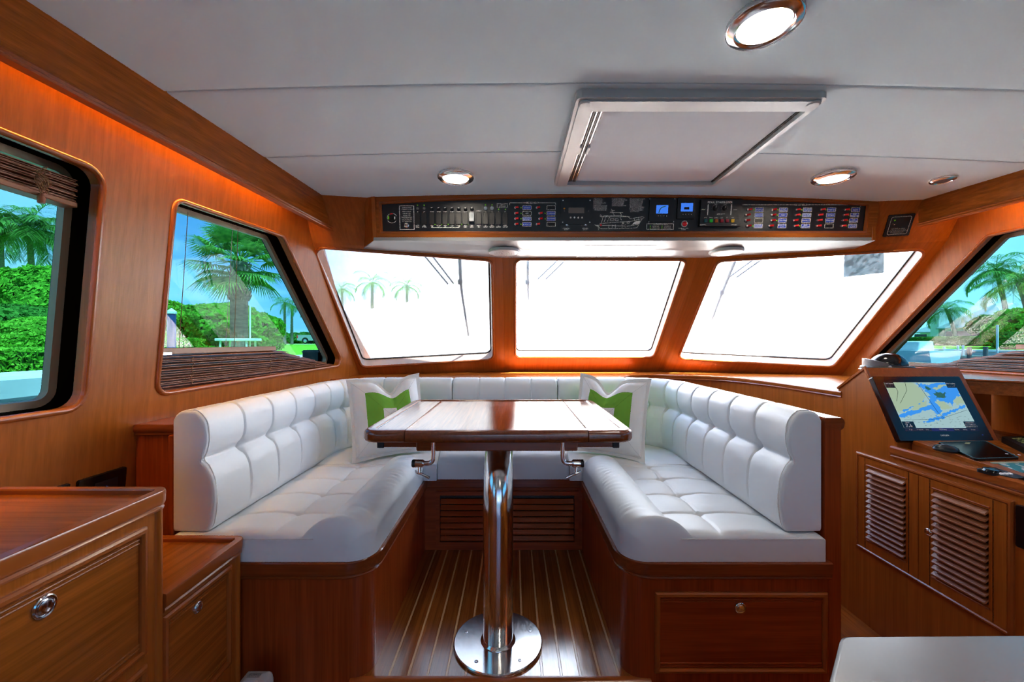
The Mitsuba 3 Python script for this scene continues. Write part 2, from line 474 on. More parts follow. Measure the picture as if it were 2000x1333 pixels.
# aft bulkhead with a wide doorway to the cockpit, behind the viewer
wb = thing('wall_back', 'teak aft bulkhead behind the viewer with a wide glazed doorway', kind='structure')
add(wb, 'panel', ext(sbox(-1.4, -0.25, 2.6, 1.9).difference(rounded(sbox(-0.7, -0.17, 2.0, 1.65), 0.05)), 0.04, frm([0, -2.6, 0], [1, 0, 0], [0, 0, 1])), 'wood_upright', False)
add(wb, 'door_glass', tm([[-0.72, -2.58, -0.19], [2.02, -2.58, -0.19], [2.02, -2.58, 1.67], [-0.72, -2.58, 1.67]], [[0, 1, 2, 3]]), 'door_glass', False)
fl2 = thing('floor_aft', 'lower saloon sole of teak behind the dinette step', kind='structure')
add(fl2, None, rbox(-1.4, 2.6, -2.65, 3.3, -0.24, -0.18, 0.002), 'wood_floor', False)

# ------------------------------------------------------------------ the raised dinette floor: teak planks with pale strips, nosing at the step
fl = thing('floor', 'glossy teak dinette floor with narrow pale strips between the planks', kind='structure')
xs = [-0.385 + 0.0592 * k for k in range(13)]
edges = [-0.47] + xs + [0.40]
for a, b in zip(edges, edges[1:]):
    add(fl, 'plank', rbox(a + 0.0038, b - 0.0038, 1.262, 2.06, -0.02, 0.0, 0.0006), 'wood_floor', False)
for x in xs:
    add(fl, 'strip', rbox(x - 0.0035, x + 0.0035, 1.262, 2.06, -0.02, 0.0, 0.0004), 'holly', False, label='pale strip')
add(fl, 'nosing', sweep(V([[-0.50, 1.255, -0.012], [0.42, 1.255, -0.012]]), [(-0.008, -0.02), (0.012, -0.02), (0.018, -0.006), (0.016, 0.006), (0.008, 0.0125), (-0.008, 0.0125)], [0, 0, 1]), 'bead', 40, label='rounded teak nosing of the step')
add(fl, 'riser', rbox(-0.5, 0.42, 1.262, 1.28, -0.18, -0.02, 0.001), 'wood_across', False)

# ------------------------------------------------------------------ the U-shaped settee
XM = -0.05                                             # middle of the dinette
set_ = thing('settee', 'U-shaped dinette settee with tufted white leather cushions on a red-brown wooden base', 'settee')
SEAT, RAIL = 0.44, 0.36


def u_path(off, y_end=1.265, r=0.30, yb=2.50, half=1.005, n=10, step=0.03):
    """Plan of the settee back, from the left end round to the right; off shifts it outwards."""
    h, b, rr = half + off, yb + off, r + off
    pts = [V([XM - h, y]) for y in np.linspace(y_end, b - rr, int((b - rr - y_end) / step) + 2)]
    pts += [V([XM - h + rr - rr * math.cos(a), b - rr + rr * math.sin(a)]) for a in np.linspace(0, np.pi / 2, n + 2)[1:]]
    pts += [V([x, b]) for x in np.linspace(XM - h + rr, XM + h - rr, int(2 * (h - rr) / step) + 2)[1:]]
    pts += [V([XM + h - rr + rr * math.sin(a), b - rr + rr * math.cos(a)]) for a in np.linspace(0, np.pi / 2, n + 2)[1:]]
    pts += [V([XM + h, y]) for y in np.linspace(b - rr, y_end, int((b - rr - y_end) / step) + 2)[1:]]
    return V(pts)


def resample(p, step):
    s = np.r_[0, np.cumsum(np.linalg.norm(np.diff(p, axis=0), axis=1))]
    n = max(int(round(s[-1] / step)), 2)
    t = np.linspace(0, s[-1], n + 1)
    return np.c_[[np.interp(t, s, p[:, k]) for k in range(p.shape[1])]].T, t


def spline(pts, n):
    from scipy.interpolate import PchipInterpolator
    pts = V(pts)
    s = np.r_[0, np.cumsum(np.linalg.norm(np.diff(pts, axis=0), axis=1))]
    t = np.linspace(0, s[-1], n)
    return np.c_[PchipInterpolator(s, pts[:, 0])(t), PchipInterpolator(s, pts[:, 1])(t)]


# profile of a back cushion: (depth into the dinette, height)
FRONT = spline([(0.108, 0.442), (0.122, 0.47), (0.130, 0.53), (0.124, 0.60), (0.106, 0.645), (0.090, 0.667), (0.099, 0.690), (0.106, 0.73), (0.103, 0.77), (0.088, 0.800), (0.060, 0.818), (0.030, 0.818), (0.008, 0.806)], 64)
BACKP = V([(0.0, 0.79), (0.0, 0.62), (0.0, 0.45), (0.004, 0.442)])
CREASE = 0.667


def back_cushion(path, seams, cap_round=0.014, sgn=1):
    p, s = resample(path, 0.0036)
    L = s[-1]
    t = np.gradient(p, axis=0)
    t /= np.linalg.norm(t, axis=1, keepdims=True)
    nin = np.c_[t[:, 1], -t[:, 0]]                      # to the right of travel = into the dinette
    prof = np.vstack([FRONT, BACKP])
    nf = len(FRONT)
    tz = np.gradient(FRONT, axis=0)
    tz /= np.linalg.norm(tz, axis=1, keepdims=True)
    pn = np.vstack([np.c_[tz[:, 1], -tz[:, 0]], np.zeros((len(BACKP), 2))])
    cen = V([0.05, 0.63])
    rings = []
    for i in range(len(p)):
        d = np.min(np.abs(np.asarray(seams) - s[i])) if len(seams) else 9
        z = prof[:, 1]
        near = np.abs(z - CREASE)
        fade = np.clip((z - 0.455) / 0.05, 0, 1)
        dep = 0.0055 * np.exp(-(d / 0.0038) ** 2) * fade + 0.0020 * np.exp(-(d / 0.022) ** 2) * fade * np.clip((0.825 - z) / 0.05, 0.15, 1)
        dep = dep + 0.010 * np.exp(-(d ** 2 + (near * 0.8) ** 2) / 0.013 ** 2) + 0.0035 * np.exp(-(d ** 2 + near ** 2) / 0.032 ** 2)
        dep = dep + 0.0045 * np.exp(-(near / 0.004) ** 2)
        w = meshkit.noise(np.c_[np.full(len(z), s[i] * 9), z * 14, np.full(len(z), sgn * 3.0)]) - 0.5
        dep = dep + w * 0.003
        q = prof - pn * dep[:, None]
        e = min(s[i], L - s[i])
        if e < cap_round:
            k = cap_round * (1 - math.sqrt(max(1 - (1 - e / cap_round) ** 2, 0)))
            q = cen + (q - cen) * (1 - k / 0.11 * V([1.0, 0.45]))
        rings.append(np.c_[p[i][0] + nin[i][0] * q[:, 0], p[i][1] + nin[i][1] * q[:, 0], q[:, 1]])
    return loft(rings[::-1] if sgn < 0 else rings)


U = u_path(0.0)
Us = np.r_[0, np.cumsum(np.linalg.norm(np.diff(U, axis=0), axis=1))]
Lu = Us[-1]


def piece(a, b):
    k = (Us > a + 1e-4) & (Us < b - 1e-4)
    at = lambda s: V([np.interp(s, Us, U[:, 0]), np.interp(s, Us, U[:, 1])])
    return np.vstack([at(a), U[k], at(b)])


mid = Lu / 2
JO = 0.309
for a, b, seams in ((0, mid - JO - 0.002, [0.185 + 0.172 * k for k in range(9)]), (mid - JO + 0.002, mid + JO - 0.002, [0.1525 * k for k in (1, 2, 3)]), (mid + JO + 0.002, Lu, None)):
    L = b - a
    if seams is None:
        seams = [L - (0.185 + 0.172 * k) for k in range(9)]
    seams = [x for x in seams if 0.06 < x < L - 0.06]
    add(set_, 'back_cushion', back_cushion(piece(a, b), seams), 'leather', 50)


def piping(pts, r=0.0022):
    return tube(V(pts), r, 6)


for side in (0, 1):                                    # a welt along the cushion's open end
    p, t = (U[0], unit(U[1] - U[0])) if side == 0 else (U[-1], unit(U[-1] - U[-2]))
    nin = V([t[1], -t[0]])
    q = FRONT[1:-4]
    off = (t if side == 0 else -t) * 0.013
    pts = [[p[0] + off[0] + nin[0] * a * 1.0, p[1] + off[1], z] for a, z in q]
    add(set_, 'piping', piping(pts, 0.0017), 'stitch', 50, label='stitched seam at the cushion end')


def grid_top(xs_fn, ys, nu, zfun, zbot):
    """A cushion over a plan whose x range depends on y; zfun(X, Y, U) gives its top."""
    us = np.linspace(0, 1, nu)
    us = 0.5 - 0.5 * np.cos(np.pi * us) * 0.35 + (us - 0.5) * 0.65
    X = V([[xs_fn(y)[0] + (xs_fn(y)[1] - xs_fn(y)[0]) * u for u in us] for y in ys])
    Y = np.repeat(V(ys)[:, None], nu, 1)
    Z = zfun(X, Y)
    m, n = X.shape
    v = np.c_[X.ravel(), Y.ravel(), Z.ravel()]
    f = []
    for j in range(m - 1):
        for i in range(n - 1):
            a = j * n + i
            f.append([a, a + 1, a + n + 1, a + n])
    rim = list(range(n)) + [j * n + n - 1 for j in range(1, m)] + [(m - 1) * n + i for i in range(n - 2, -1, -1)] + [j * n for j in range(m - 2, 0, -1)]
    k = len(v)
    low = v[rim].copy()
    low[:, 2] = zbot
    v = np.vstack([v, low, [low.mean(0)]])
    c = len(v) - 1
    tri = []
    R = len(rim)
    for i in range(R):
        j = (i + 1) % R
        f.append([rim[i], k + i, k + j, rim[j]])
        tri.append([c, k + j, k + i])
    m_ = tm(v, f)
    return tm(v, np.vstack([m_.faces, V(tri)]))


BTN_Y = [1.41 + 0.176 * k for k in range(4)]


def side_seat(sgn):
    """sgn -1: the left bench, +1: the right one."""
    xo, xi = XM + sgn * 1.0, XM + sgn * 0.385
    R = 0.075
    y0, y1 = 1.247, 1.972

    def lim(y):
        d = y - y0
        k = R - math.sqrt(max(R * R - (R - d) ** 2, 0)) if d < R else 0
        a, b = xo, xi + sgn * k
        return (a, b) if sgn < 0 else (b, a)

    def top(X, Y):
        inner = V([[lim(y)[1] if sgn < 0 else lim(y)[0] for _ in range(X.shape[1])] for y in Y[:, 0]])
        d = np.abs(X - inner)
        bx = XM + sgn * 0.685
        dx = np.abs(X - bx)
        dy = np.min(np.abs(Y[..., None] - V(BTN_Y)), -1)
        inn = 1 / (1 + np.exp(-(d - 0.165) / 0.006))
        flat = SEAT + 0.012 * np.sin(np.clip((d - 0.16) / 0.34, 0, 1) * np.pi) ** 0.7
        groove = 0.0045 * np.exp(-(dy / 0.0055) ** 2) + 0.0035 * np.exp(-(dy / 0.03) ** 2)
        groove = np.maximum(groove, 0.0045 * np.exp(-(dx / 0.0055) ** 2) + 0.0035 * np.exp(-(dx / 0.03) ** 2))
        btn = 0.017 * np.exp(-(dx ** 2 + dy ** 2) / 0.012 ** 2) + 0.008 * np.exp(-(dx ** 2 + dy ** 2) / 0.06 ** 2)
        w = (meshkit.noise(np.stack([X * 11, Y * 11, X * 0 + sgn], -1)) - 0.5) * 0.006
        flat = flat - groove - btn + w
        bol = 0.428 + 0.064 * np.sqrt(np.clip(1 - ((d - 0.085) / 0.0855) ** 2, 0, 1))
        cr = 0.0022 * np.sin(Y * 190 + 3 * meshkit.noise(np.stack([X * 9, Y * 6, X * 0], -1)) * 6) * np.exp(-((d - 0.05) / 0.05) ** 2) * meshkit.noise(np.stack([X * 0 + 2, Y * 7, X * 0 + sgn], -1))
        z = np.where(d < 0.165, np.maximum(bol + cr, 0.425), flat)
        e = np.clip((Y - y0) / 0.03, 0, 1)
        eb = np.clip((Y - y0) / 0.020, 0, 1)
        z = np.where(d < 0.165, 0.395 + (z - 0.395) * np.sqrt(1 - (1 - eb) ** 2) ** 0.9, SEAT - 0.012 + (z - SEAT + 0.012) * np.sqrt(1 - (1 - e) ** 2))
        e2 = np.clip((y1 - Y) / 0.02, 0, 1)
        z = SEAT - 0.014 + (z - SEAT + 0.014) * np.sqrt(1 - (1 - e2) ** 2)
        ob = np.clip(np.abs(X - xo) / 0.02, 0, 1)
        return SEAT - 0.012 + (z - SEAT + 0.012) * np.where(d < 0.165, 1, np.sqrt(1 - (1 - ob) ** 2))
    ys = list(y0 + 0.075 * (1 - np.cos(np.linspace(0, np.pi / 2, 16)))) + list(np.linspace(y0 + 0.08, y1 - 0.02, 200)) + list(y1 - 0.02 * (1 - np.sin(np.linspace(0, np.pi / 2, 6)))[1:])
    return grid_top(lim, ys, 190, top, RAIL + 0.001)


for sgn in (-1, 1):
    add(set_, 'seat_cushion', side_seat(sgn), 'leather', 50)
    # the welt along the near top edge
    xa, xb = XM + sgn * 0.995, XM + sgn * 0.56
    add(set_, 'piping', piping([[x, 1.2475, SEAT - 0.0105] for x in np.linspace(xa, xb, 12)], 0.0016), 'stitch', 50, label='stitched seam along the near seat edge')


def back_seat(xa, xb):
    y0, y1 = 1.976 if xa < XM - 0.5 or xb > XM + 0.5 else 1.998, 2.42

    def top(X, Y):
        d = Y - y0
        bol = 0.428 + 0.062 * np.sqrt(np.clip(1 - ((d - 0.085) / 0.0855) ** 2, 0, 1))
        z = np.where(d < 0.165, np.maximum(bol, 0.425), SEAT)
        if y0 < 1.99:
            z = SEAT + 0.008 * np.sin(np.clip(d / 0.3, 0, 1) * np.pi)
            dx = np.abs(np.abs(X - XM) - 0.685)
            z = z - 0.005 * np.exp(-(dx / 0.008) ** 2) - 0.006 * np.exp(-(dx / 0.04) ** 2)
            z = np.minimum(z, SEAT - 0.014 + 0.03 * np.sqrt(np.clip(1 - (1 - np.clip(d / 0.02, 0, 1)) ** 2, 0, 1)))
        e = np.clip(np.minimum(X - xa, xb - X) / 0.008, 0, 1)
        return 0.40 + (z - 0.40) * (0.93 + 0.07 * np.sqrt(1 - (1 - e) ** 2))
    ys = list(y0 + 0.03 * (1 - np.cos(np.linspace(0, np.pi / 2, 7)))) + list(np.linspace(y0 + 0.035, y1, 40))
    return grid_top(lambda y: (xa, xb), ys, 60, top, RAIL + 0.001)


for xa, xb in ((XM - 1.0, XM - 0.322), (XM - 0.32, XM + 0.32), (XM + 0.322, XM + 1.0)):
    add(set_, 'seat_cushion', back_seat(xa, xb), 'leather', 50)

# teak base: two side boxes with rounded inner corners and the back riser with its louvred panel
for sgn in (-1, 1):
    xo, xi = (-1.17, XM - 0.39) if sgn < 0 else (XM + 0.39, 0.968)
    rad = [0.001, 0.06, 0.001, 0.001] if sgn < 0 else [0.06, 0.001, 0.001, 0.001]
    add(set_, 'base', slab(xo, xi, 1.255, 2.55, rad, [(0, -0.18), (0, RAIL - 0.01)], n=8), 'red_wood_upright', 40)
    # seat rail: overhanging band with a double bead beneath
    c = rr_pts(xo, xi, 1.255, 2.1, [0.001, 0.085, 0.001, 0.001] if sgn < 0 else [0.085, 0.001, 0.001, 0.001], 9)
    if sgn < 0:
        path = [p for p in c if not (p[1] > 2.05 and p[0] < xi - 0.02)]
        path = V(path)[np.argsort([0 if p[1] < 1.26 and p[0] < xi - 0.1 else 1 for p in path], kind='stable')]
        path = np.vstack([[xo, 1.255], c[9:18], [xi, 2.0]])
    else:
        path = np.vstack([[xi, 2.0][::1] if False else [xo, 2.0], c[0:9], [xi, 1.255]])
    path = np.c_[path, np.zeros(len(path))]
    prof = [(-0.012, RAIL - 0.052), (0.008, RAIL - 0.052), (0.012, RAIL - 0.048), (0.009, RAIL - 0.044), (0.013, RAIL - 0.040), (0.015, RAIL - 0.034), (0.015, RAIL - 0.003), (0.012, RAIL), (-0.012, RAIL)]
    add(set_, 'seat_rail', sweep(path, prof, [0, 0, 1]), 'wood_gloss_across', 30)
add(set_, 'base', rbox(XM - 0.392, XM + 0.392, 2.03, 2.55, -0.02, RAIL - 0.005, 0.002), 'red_wood_across', False)
add(set_, 'seat_rail', rbox(XM - 0.392, XM + 0.392, 2.008, 2.05, RAIL - 0.045, RAIL + 0.0, 0.004), 'wood_gloss_across', False)
# louvred vent panel in the riser
vx0, vx1, vz0, vz1 = -0.363, 0.300, 0.045, 0.275
fr = sbox(vx0 - 0.02, vz0 - 0.02, vx1 + 0.02, vz1 + 0.02).difference(sbox(vx0, vz0, vx1, vz1))
vp = add(set_, 'vent_frame', ext(fr, 0.014, frm([0, 2.030, 0], [1, 0, 0], [0, 0, 1])), 'red_wood_across', False)
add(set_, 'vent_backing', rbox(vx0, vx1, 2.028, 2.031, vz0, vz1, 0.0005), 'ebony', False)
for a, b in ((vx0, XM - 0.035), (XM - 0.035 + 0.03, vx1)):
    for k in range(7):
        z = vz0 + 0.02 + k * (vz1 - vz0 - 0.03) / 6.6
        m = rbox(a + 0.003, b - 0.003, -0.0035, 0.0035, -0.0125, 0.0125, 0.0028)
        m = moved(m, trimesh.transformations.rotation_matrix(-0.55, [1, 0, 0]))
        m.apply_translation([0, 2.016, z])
        add(set_, 'louvre_slat', m, 'red_wood_across', False)
add(set_, 'vent_post', rbox(XM - 0.047, XM + 0.007, 2.012, 2.03, vz0, vz1, 0.002), 'red_wood_upright', False)

# wooden back behind the cushions, with its cap; end panels
k = U[:, 0] > 0.2
outer = u_path(0.004, y_end=1.262)
outer = outer[outer[:, 0] > 0.3]
pc = np.c_[outer, np.zeros(len(outer))]
add(set_, 'back_panel', sweep(pc, [(-0.05, -0.18), (0.0, -0.18), (0.0, 0.775), (-0.05, 0.775)], [0, 0, 1]), 'red_wood_upright', 30)
add(set_, 'cap_rail', sweep(pc - V([0, 0.0, 0]), [(-0.058, 0.765), (-0.052, 0.760), (0.0, 0.760), (0.0, 0.793), (-0.004, 0.797), (-0.052, 0.797), (-0.060, 0.790), (-0.062, 0.780)], [0, 0, 1]), 'wood_gloss_across', 30)
add(set_, 'end_panel', rbox(-1.2, -1.058, 1.30, 2.55, 0.30, 0.745, 0.002), 'red_wood_upright', False)
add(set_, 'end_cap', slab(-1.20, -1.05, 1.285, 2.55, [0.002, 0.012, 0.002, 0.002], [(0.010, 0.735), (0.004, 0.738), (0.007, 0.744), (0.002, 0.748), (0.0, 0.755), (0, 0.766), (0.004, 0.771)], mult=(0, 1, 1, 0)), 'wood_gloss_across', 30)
add(set_, 'end_post', rbox(-1.075, -1.057, 1.272, 1.30, 0.30, 0.74, 0.003), 'red_wood_upright', False)


def latch(parent, c, nrm, r=0.013, name='latch', label='chrome push-button latch'):
    M = frm(c, np.cross([0, 0, 1.0], nrm), [0, 0, 1])
    k = r / 0.013
    m = lathe([(0.0, 0), (0.0130 * k, 0), (0.0130 * k, 0.002), (0.0115 * k, 0.0036), (0.0098 * k, 0.0030), (0.0090 * k, 0.0012), (0.0082 * k, 0.0012), (0.0078 * k, 0.004), (0.0060 * k, 0.0052), (0, 0.0056)], 36, M)
    return add(parent, name, m, 'chrome', 30, label=label)


def drawer(parent, M, w, h, wood, mould=0.012, name='drawer_front'):
    """A drawer or door front centred on M's origin (x across, y up, z out): raised frame moulding, recessed panel with reeded edges."""
    ringp = rr_pts(-w / 2, w / 2, -h / 2, h / 2, 0.001, 2)[::2]
    d = add(parent, name, moved(rbox(-w / 2 + mould, w / 2 - mould, -h / 2 + mould, h / 2 - mould, -0.004, 0.001, 0.001), M), wood, False)
    path = np.c_[ringp, np.zeros(4)] @ M[:3, :3].T + M[:3, 3]
    add(d, 'moulding', sweep(path, [(0.004, -0.003), (0.004, 0.004), (0, 0.0085), (-0.006, 0.0095), (-0.011, 0.006), (-0.012, -0.003)], M[:3, 2], closed=True), 'bead', 25)
    for sy in (-1, 1):
        y = sy * (h / 2 - mould - 0.010)
        for o in (-0.004, 0.004):
            m = tube(V([[-w / 2 + mould, y + o, 0.0005], [w / 2 - mould, y + o, 0.0005]]), 0.0028, 8)
            add(d, 'reed', moved(m, M), wood, 40)
    return d


# the big drawer in the right bench's near end
MD = frm([(1280 + 1612) / 2 / F * 1.255 - CX * 1.255 / F, 1.253, CZ - (1235 - CY) * 1.255 / F], [1, 0, 0], [0, 0, 1])
d = drawer(set_, MD, (1612 - 1281) * 1.255 / F, (1313 - 1160) * 1.255 / F, 'red_wood_across')
latch(d, P(1446, 1188, 1.250), [0, -1, 0], 0.0165)

# ------------------------------------------------------------------ two throw pillows


def pillow(label, c, yaw, tilt, roll, w=0.42, h=0.42, seed=1, flip=1):
    n = 57
    a = np.linspace(-1, 1, n)
    Uu, Vv = np.meshgrid(a, a)
    rng = np.random.default_rng(seed)
    pinch = 1 - 0.07 * (1 - Vv ** 2) * np.abs(Uu) ** 3
    pin2 = 1 - 0.06 * (1 - Uu ** 2) * np.abs(Vv) ** 3
    X, Y = Uu * pinch * w / 2, Vv * pin2 * h / 2
    chop = np.exp(-((Uu - 0.12 * flip) / 0.30) ** 2) * np.clip((Vv + 0.1) / 1.1, 0, 1) ** 1.6
    Y = Y - 0.085 * chop * (h / 0.42)
    X = X * (1 - 0.03 * np.clip(Vv, 0, 1))
    q = np.clip(1 - (np.abs(Uu) / 0.93) ** 2.6, 0, 1) * np.clip(1 - (np.abs(Vv) / 0.93) ** 2.6, 0, 1)
    th = 0.072 * q ** 0.55 + 0.0025
    crease = 0.018 * np.exp(-((Uu - 0.12 * flip) / 0.07) ** 2) * np.clip((Vv - 0.15) / 0.85, 0, 1)
    wr = (meshkit.fbm(np.stack([Uu * 3, Vv * 3, Uu * 0 + seed], -1), 3, seed) - 0.5) * 0.012 * q ** 0.3
    fz, bz = th * (1 - 0.35 * chop) - crease + wr, -th * (1 - 0.2 * chop)
    front = np.stack([X, Y, fz], -1).reshape(-1, 3)
    back = np.stack([X, Y, bz], -1).reshape(-1, 3)
    f = []
    for j in range(n - 1):
        for i in range(n - 1):
            k = j * n + i
            f.append([k, k + 1, k + n + 1, k + n])
    f = V(f)
    R = trimesh.transformations.euler_matrix(0, 0, yaw) @ trimesh.transformations.euler_matrix(np.pi / 2 - tilt, 0, 0) @ trimesh.transformations.euler_matrix(0, 0, roll)
    R[:3, 3] = c
    key = thing('throw_pillow', label, 'pillow', 'throw pillows on the settee')
    up = 3
    # colour is finer than the cloth's grid, so the cover is refined first
    fm = tm(front, f).subdivide().subdivide()
    uvm = tm(np.c_[Uu.ravel(), Vv.ravel(), Uu.ravel() * 0], f).subdivide().subdivide()
    uu, vv = uvm.vertices[:, 0], uvm.vertices[:, 1]
    ch = np.maximum(np.abs(uu), np.abs(vv))
    col = np.where(((ch < 0.60) & (ch > 0.17))[:, None], V([0.16, 0.37, 0.05]), V([0.72, 0.70, 0.67]))
    seam = (np.abs(np.abs(uu) - np.abs(vv)) < 0.008) & (ch < 0.93)
    col = np.where(seam[:, None], col * 0.6, col)
    add(key, 'front_cover', moved(fm, R), 'pillow_cloth', True, color=col, label='white cover with a green square band')
    bm = tm(back, f[:, ::-1])
    add(key, 'back_cover', moved(bm, R), 'pillow_green', True, label='green back cover')
    edge = [(x, y) for x, y in zip(X[0], Y[0])] + [(x, y) for x, y in zip(X[1:, -1], Y[1:, -1])] + [(x, y) for x, y in zip(X[-1, -2::-1], Y[-1, -2::-1])] + [(x, y) for x, y in zip(X[-2:0:-1, 0], Y[-2:0:-1, 0])]
    e = np.c_[V(edge), np.zeros(len(edge))]
    m = sweep(e, [(0.006, 0.0035), (0.006, -0.0035), (-0.010, -0.004), (-0.010, 0.004)][::-1], [0, 0, 1], closed=True)
    add(key, 'flange', moved(m, R), 'pillow_white', 40, label='white flanged edge')
    return key


scene['pillow_cloth'] = two({'type': 'diffuse', 'reflectance': {'type': 'mesh_attribute', 'name': 'vertex_color'}})
scene['pillow_white'] = two({'type': 'diffuse', 'reflectance': rgb(0.70, 0.68, 0.65)})
scene['pillow_green'] = two({'type': 'diffuse', 'reflectance': rgb(0.16, 0.37, 0.05)})
pillow('green and white square pillow propped in the settee corner nearer the side windows', [-0.652, 2.13, 0.648], math.radians(27), math.radians(17), math.radians(3), 0.375, 0.41, 3, 1)
pillow('green and white square pillow propped in the settee corner nearer the helm', [0.505, 2.14, 0.648], math.radians(-25), math.radians(17), math.radians(-3), 0.375, 0.41, 8, -1)

# ------------------------------------------------------------------ dining table on a chrome pedestal
tb = thing('dining_table', 'varnished drop-leaf teak table on a single bent chrome pedestal', 'table')
TX0, TX1, TY0, TY1, TZ = -0.486, 0.386, 1.285, 2.005, 0.752
J0, J1 = -0.343, 0.236
bull = [(0.012, TZ - 0.040), (0.004, TZ - 0.037), (0.0, TZ - 0.030), (0.0, TZ - 0.016), (0.002, TZ - 0.008), (0.007, TZ - 0.003), (0.013, TZ - 0.0005)]
rimp = [(0.036, TZ), (0.0385, TZ - 0.0015), (0.040, TZ - 0.004)]
for nm, xa, xb, rad, mult in (('leaf', TX0, J0 - 0.001, [0.055, 0.001, 0.001, 0.055], (1, 0, 1, 1)), ('tabletop', J0 + 0.001, J1 - 0.001, 0.001, (0, 0, 1, 1)), ('leaf', J1 + 0.001, TX1, [0.001, 0.055, 0.055, 0.001], (0, 1, 1, 1))):
    add(tb, nm, slab(xa, xb, TY0, TY1, rad, bull + rimp, mult, n=10), 'table_wood', 30)
    ring = slab(xa, xb, TY0, TY1, rad, [(0.0385, TZ - 0.0039), (0.0405, TZ - 0.0034), (0.044, TZ - 0.0034), (0.045, TZ - 0.0039)], mult, n=10)
    rr0, rr1 = [rr_pts(xa + i * mult[0], xb - i * mult[1], TY0 + i * mult[2], TY1 - i * mult[3], [max(r - i, 1e-4) for r in (rad if not np.isscalar(rad) else [rad] * 4)], 10) for i in (0.040, 0.0445)]
    # a dark line where the raised rim steps down
    k = len(rr0)
    v = np.vstack([np.c_[rr0, np.full(k, TZ - 0.0036)], np.c_[rr1, np.full(k, TZ - 0.0036)]])
    add(tb, 'rim_line', tm(v, [[i, (i + 1) % k, k + (i + 1) % k, k + i] for i in range(k) if np.linalg.norm(rr0[i] - rr1[i]) > 1e-4 or np.linalg.norm(rr0[(i + 1) % k] - rr1[(i + 1) % k]) > 1e-4]), 'ebony', False, label='dark line inside the raised rim')
add(tb, 'apron', rbox(J0 + 0.03, J1 - 0.03, TY0 + 0.03, TY0 + 0.055, TZ - 0.072, TZ - 0.039, 0.003), 'wood_gloss_across', False)
add(tb, 'slide_rail', rbox(TX0 + 0.055, TX1 - 0.05, TY0 + 0.056, TY0 + 0.085, TZ - 0.066, TZ - 0.040, 0.002), 'wood_gloss_across', False)
add(tb, 'slide_rail', rbox(TX0 + 0.055, TX1 - 0.05, TY1 - 0.085, TY1 - 0.056, TZ - 0.066, TZ - 0.040, 0.002), 'wood_gloss_across', False)
for x in (TX0 + 0.040, TX1 - 0.062):
    add(tb, 'rail_end', rbox(x, x + 0.022, TY0 + 0.052, TY0 + 0.088, TZ - 0.068, TZ - 0.039, 0.002), 'black_rubber', False, label='black end block')
PX0 = XM - 0.003
post = bend([[PX0, 1.405, 0.008], [PX0, 1.405, 0.56], [PX0, 1.60, 0.70]], 0.16, 12)
add(tb, 'pedestal', tube(post, 0.0515, 40), 'chrome', 40, label='chrome tube bent backwards at its top')
add(tb, 'base_plate', lathe([(0.0, 0.0005), (0.150, 0.0005), (0.151, 0.003), (0.151, 0.008), (0.148, 0.0105), (0, 0.0105)], 72, trimesh.transformations.translation_matrix([PX0, 1.405, 0])), 'chrome', 25, label='round chrome floor plate')
add(tb, 'weld_ring', lathe([(0.0500, 0.010), (0.060, 0.0105), (0.059, 0.0135), (0.0525, 0.018), (0.0500, 0.022)], 48, trimesh.transformations.translation_matrix([PX0, 1.405, 0])), 'chrome', 40)
for a in (20, 92, 164, 236, 308):
    c = [PX0 + 0.118 * math.cos(math.radians(a)), 1.405 + 0.118 * math.sin(math.radians(a)), 0.0103]
    add(tb, 'screw', lathe([(0, 0), (0.0065, 0), (0.0060, 0.0014), (0.0040, 0.0018), (0.0038, 0.0006), (0, 0.0006)], 16, trimesh.transformations.translation_matrix(c)), 'steel', 30)
add(tb, 'mount_plate', rbox(PX0 - 0.12, PX0 + 0.12, 1.50, 1.75, TZ - 0.062, TZ - 0.040, 0.003), 'steel', False)
for x0, s in ((P(846, 0, 1.315)[0], -1), (P(1099, 0, 1.315)[0], 1)):
    y = 1.318
    br = add(tb, 'leaf_bracket', tube(bend([[x0, y, TZ - 0.042], [x0, y, 0.640], [x0 + s * 0.045, y, 0.640]], 0.028, 8), 0.0075, 14), 'chrome', 40, label='chrome leaf support')
    Mx = frm([x0 + s * 0.030, y, 0.640], [0, 1, 0], [0, 0, s])
    add(br, 'grip', lathe([(0, 0), (0.0095, 0), (0.0125, 0.004), (0.0125, 0.027), (0.0115, 0.028)], 24, Mx), 'chrome', 30)
    add(br, 'cap', lathe([(0.0, 0.028), (0.0125, 0.028), (0.0125, 0.036), (0.011, 0.038), (0, 0.038)], 24, Mx), 'black_rubber', 30, label='black end cap')
    lv = bend([[x0 + s * 0.058, y, 0.618], [x0 + s * 0.052, y - 0.004, 0.611], [x0 + s * 0.03, y - 0.010, 0.607], [x0 + s * 0.010, y - 0.012, 0.597]], 0.012, 5)
    add(br, 'lever', cat(tube(lv, np.linspace(0.0028, 0.0045, len(lv)), 10), tube(V([[x0 + s * 0.045, y, 0.634], [x0 + s * 0.043, y - 0.004, 0.606]]), 0.0055, 12)), 'chrome', 40)

# ------------------------------------------------------------------ lockers on the port side
def face_left(x):                                       # a locker front facing the middle of the cabin: u aft to forward is -Y .. so y across, z up
    return lambda y, z: frm([x, y, z], [0, 1, 0], [0, 0, 1])


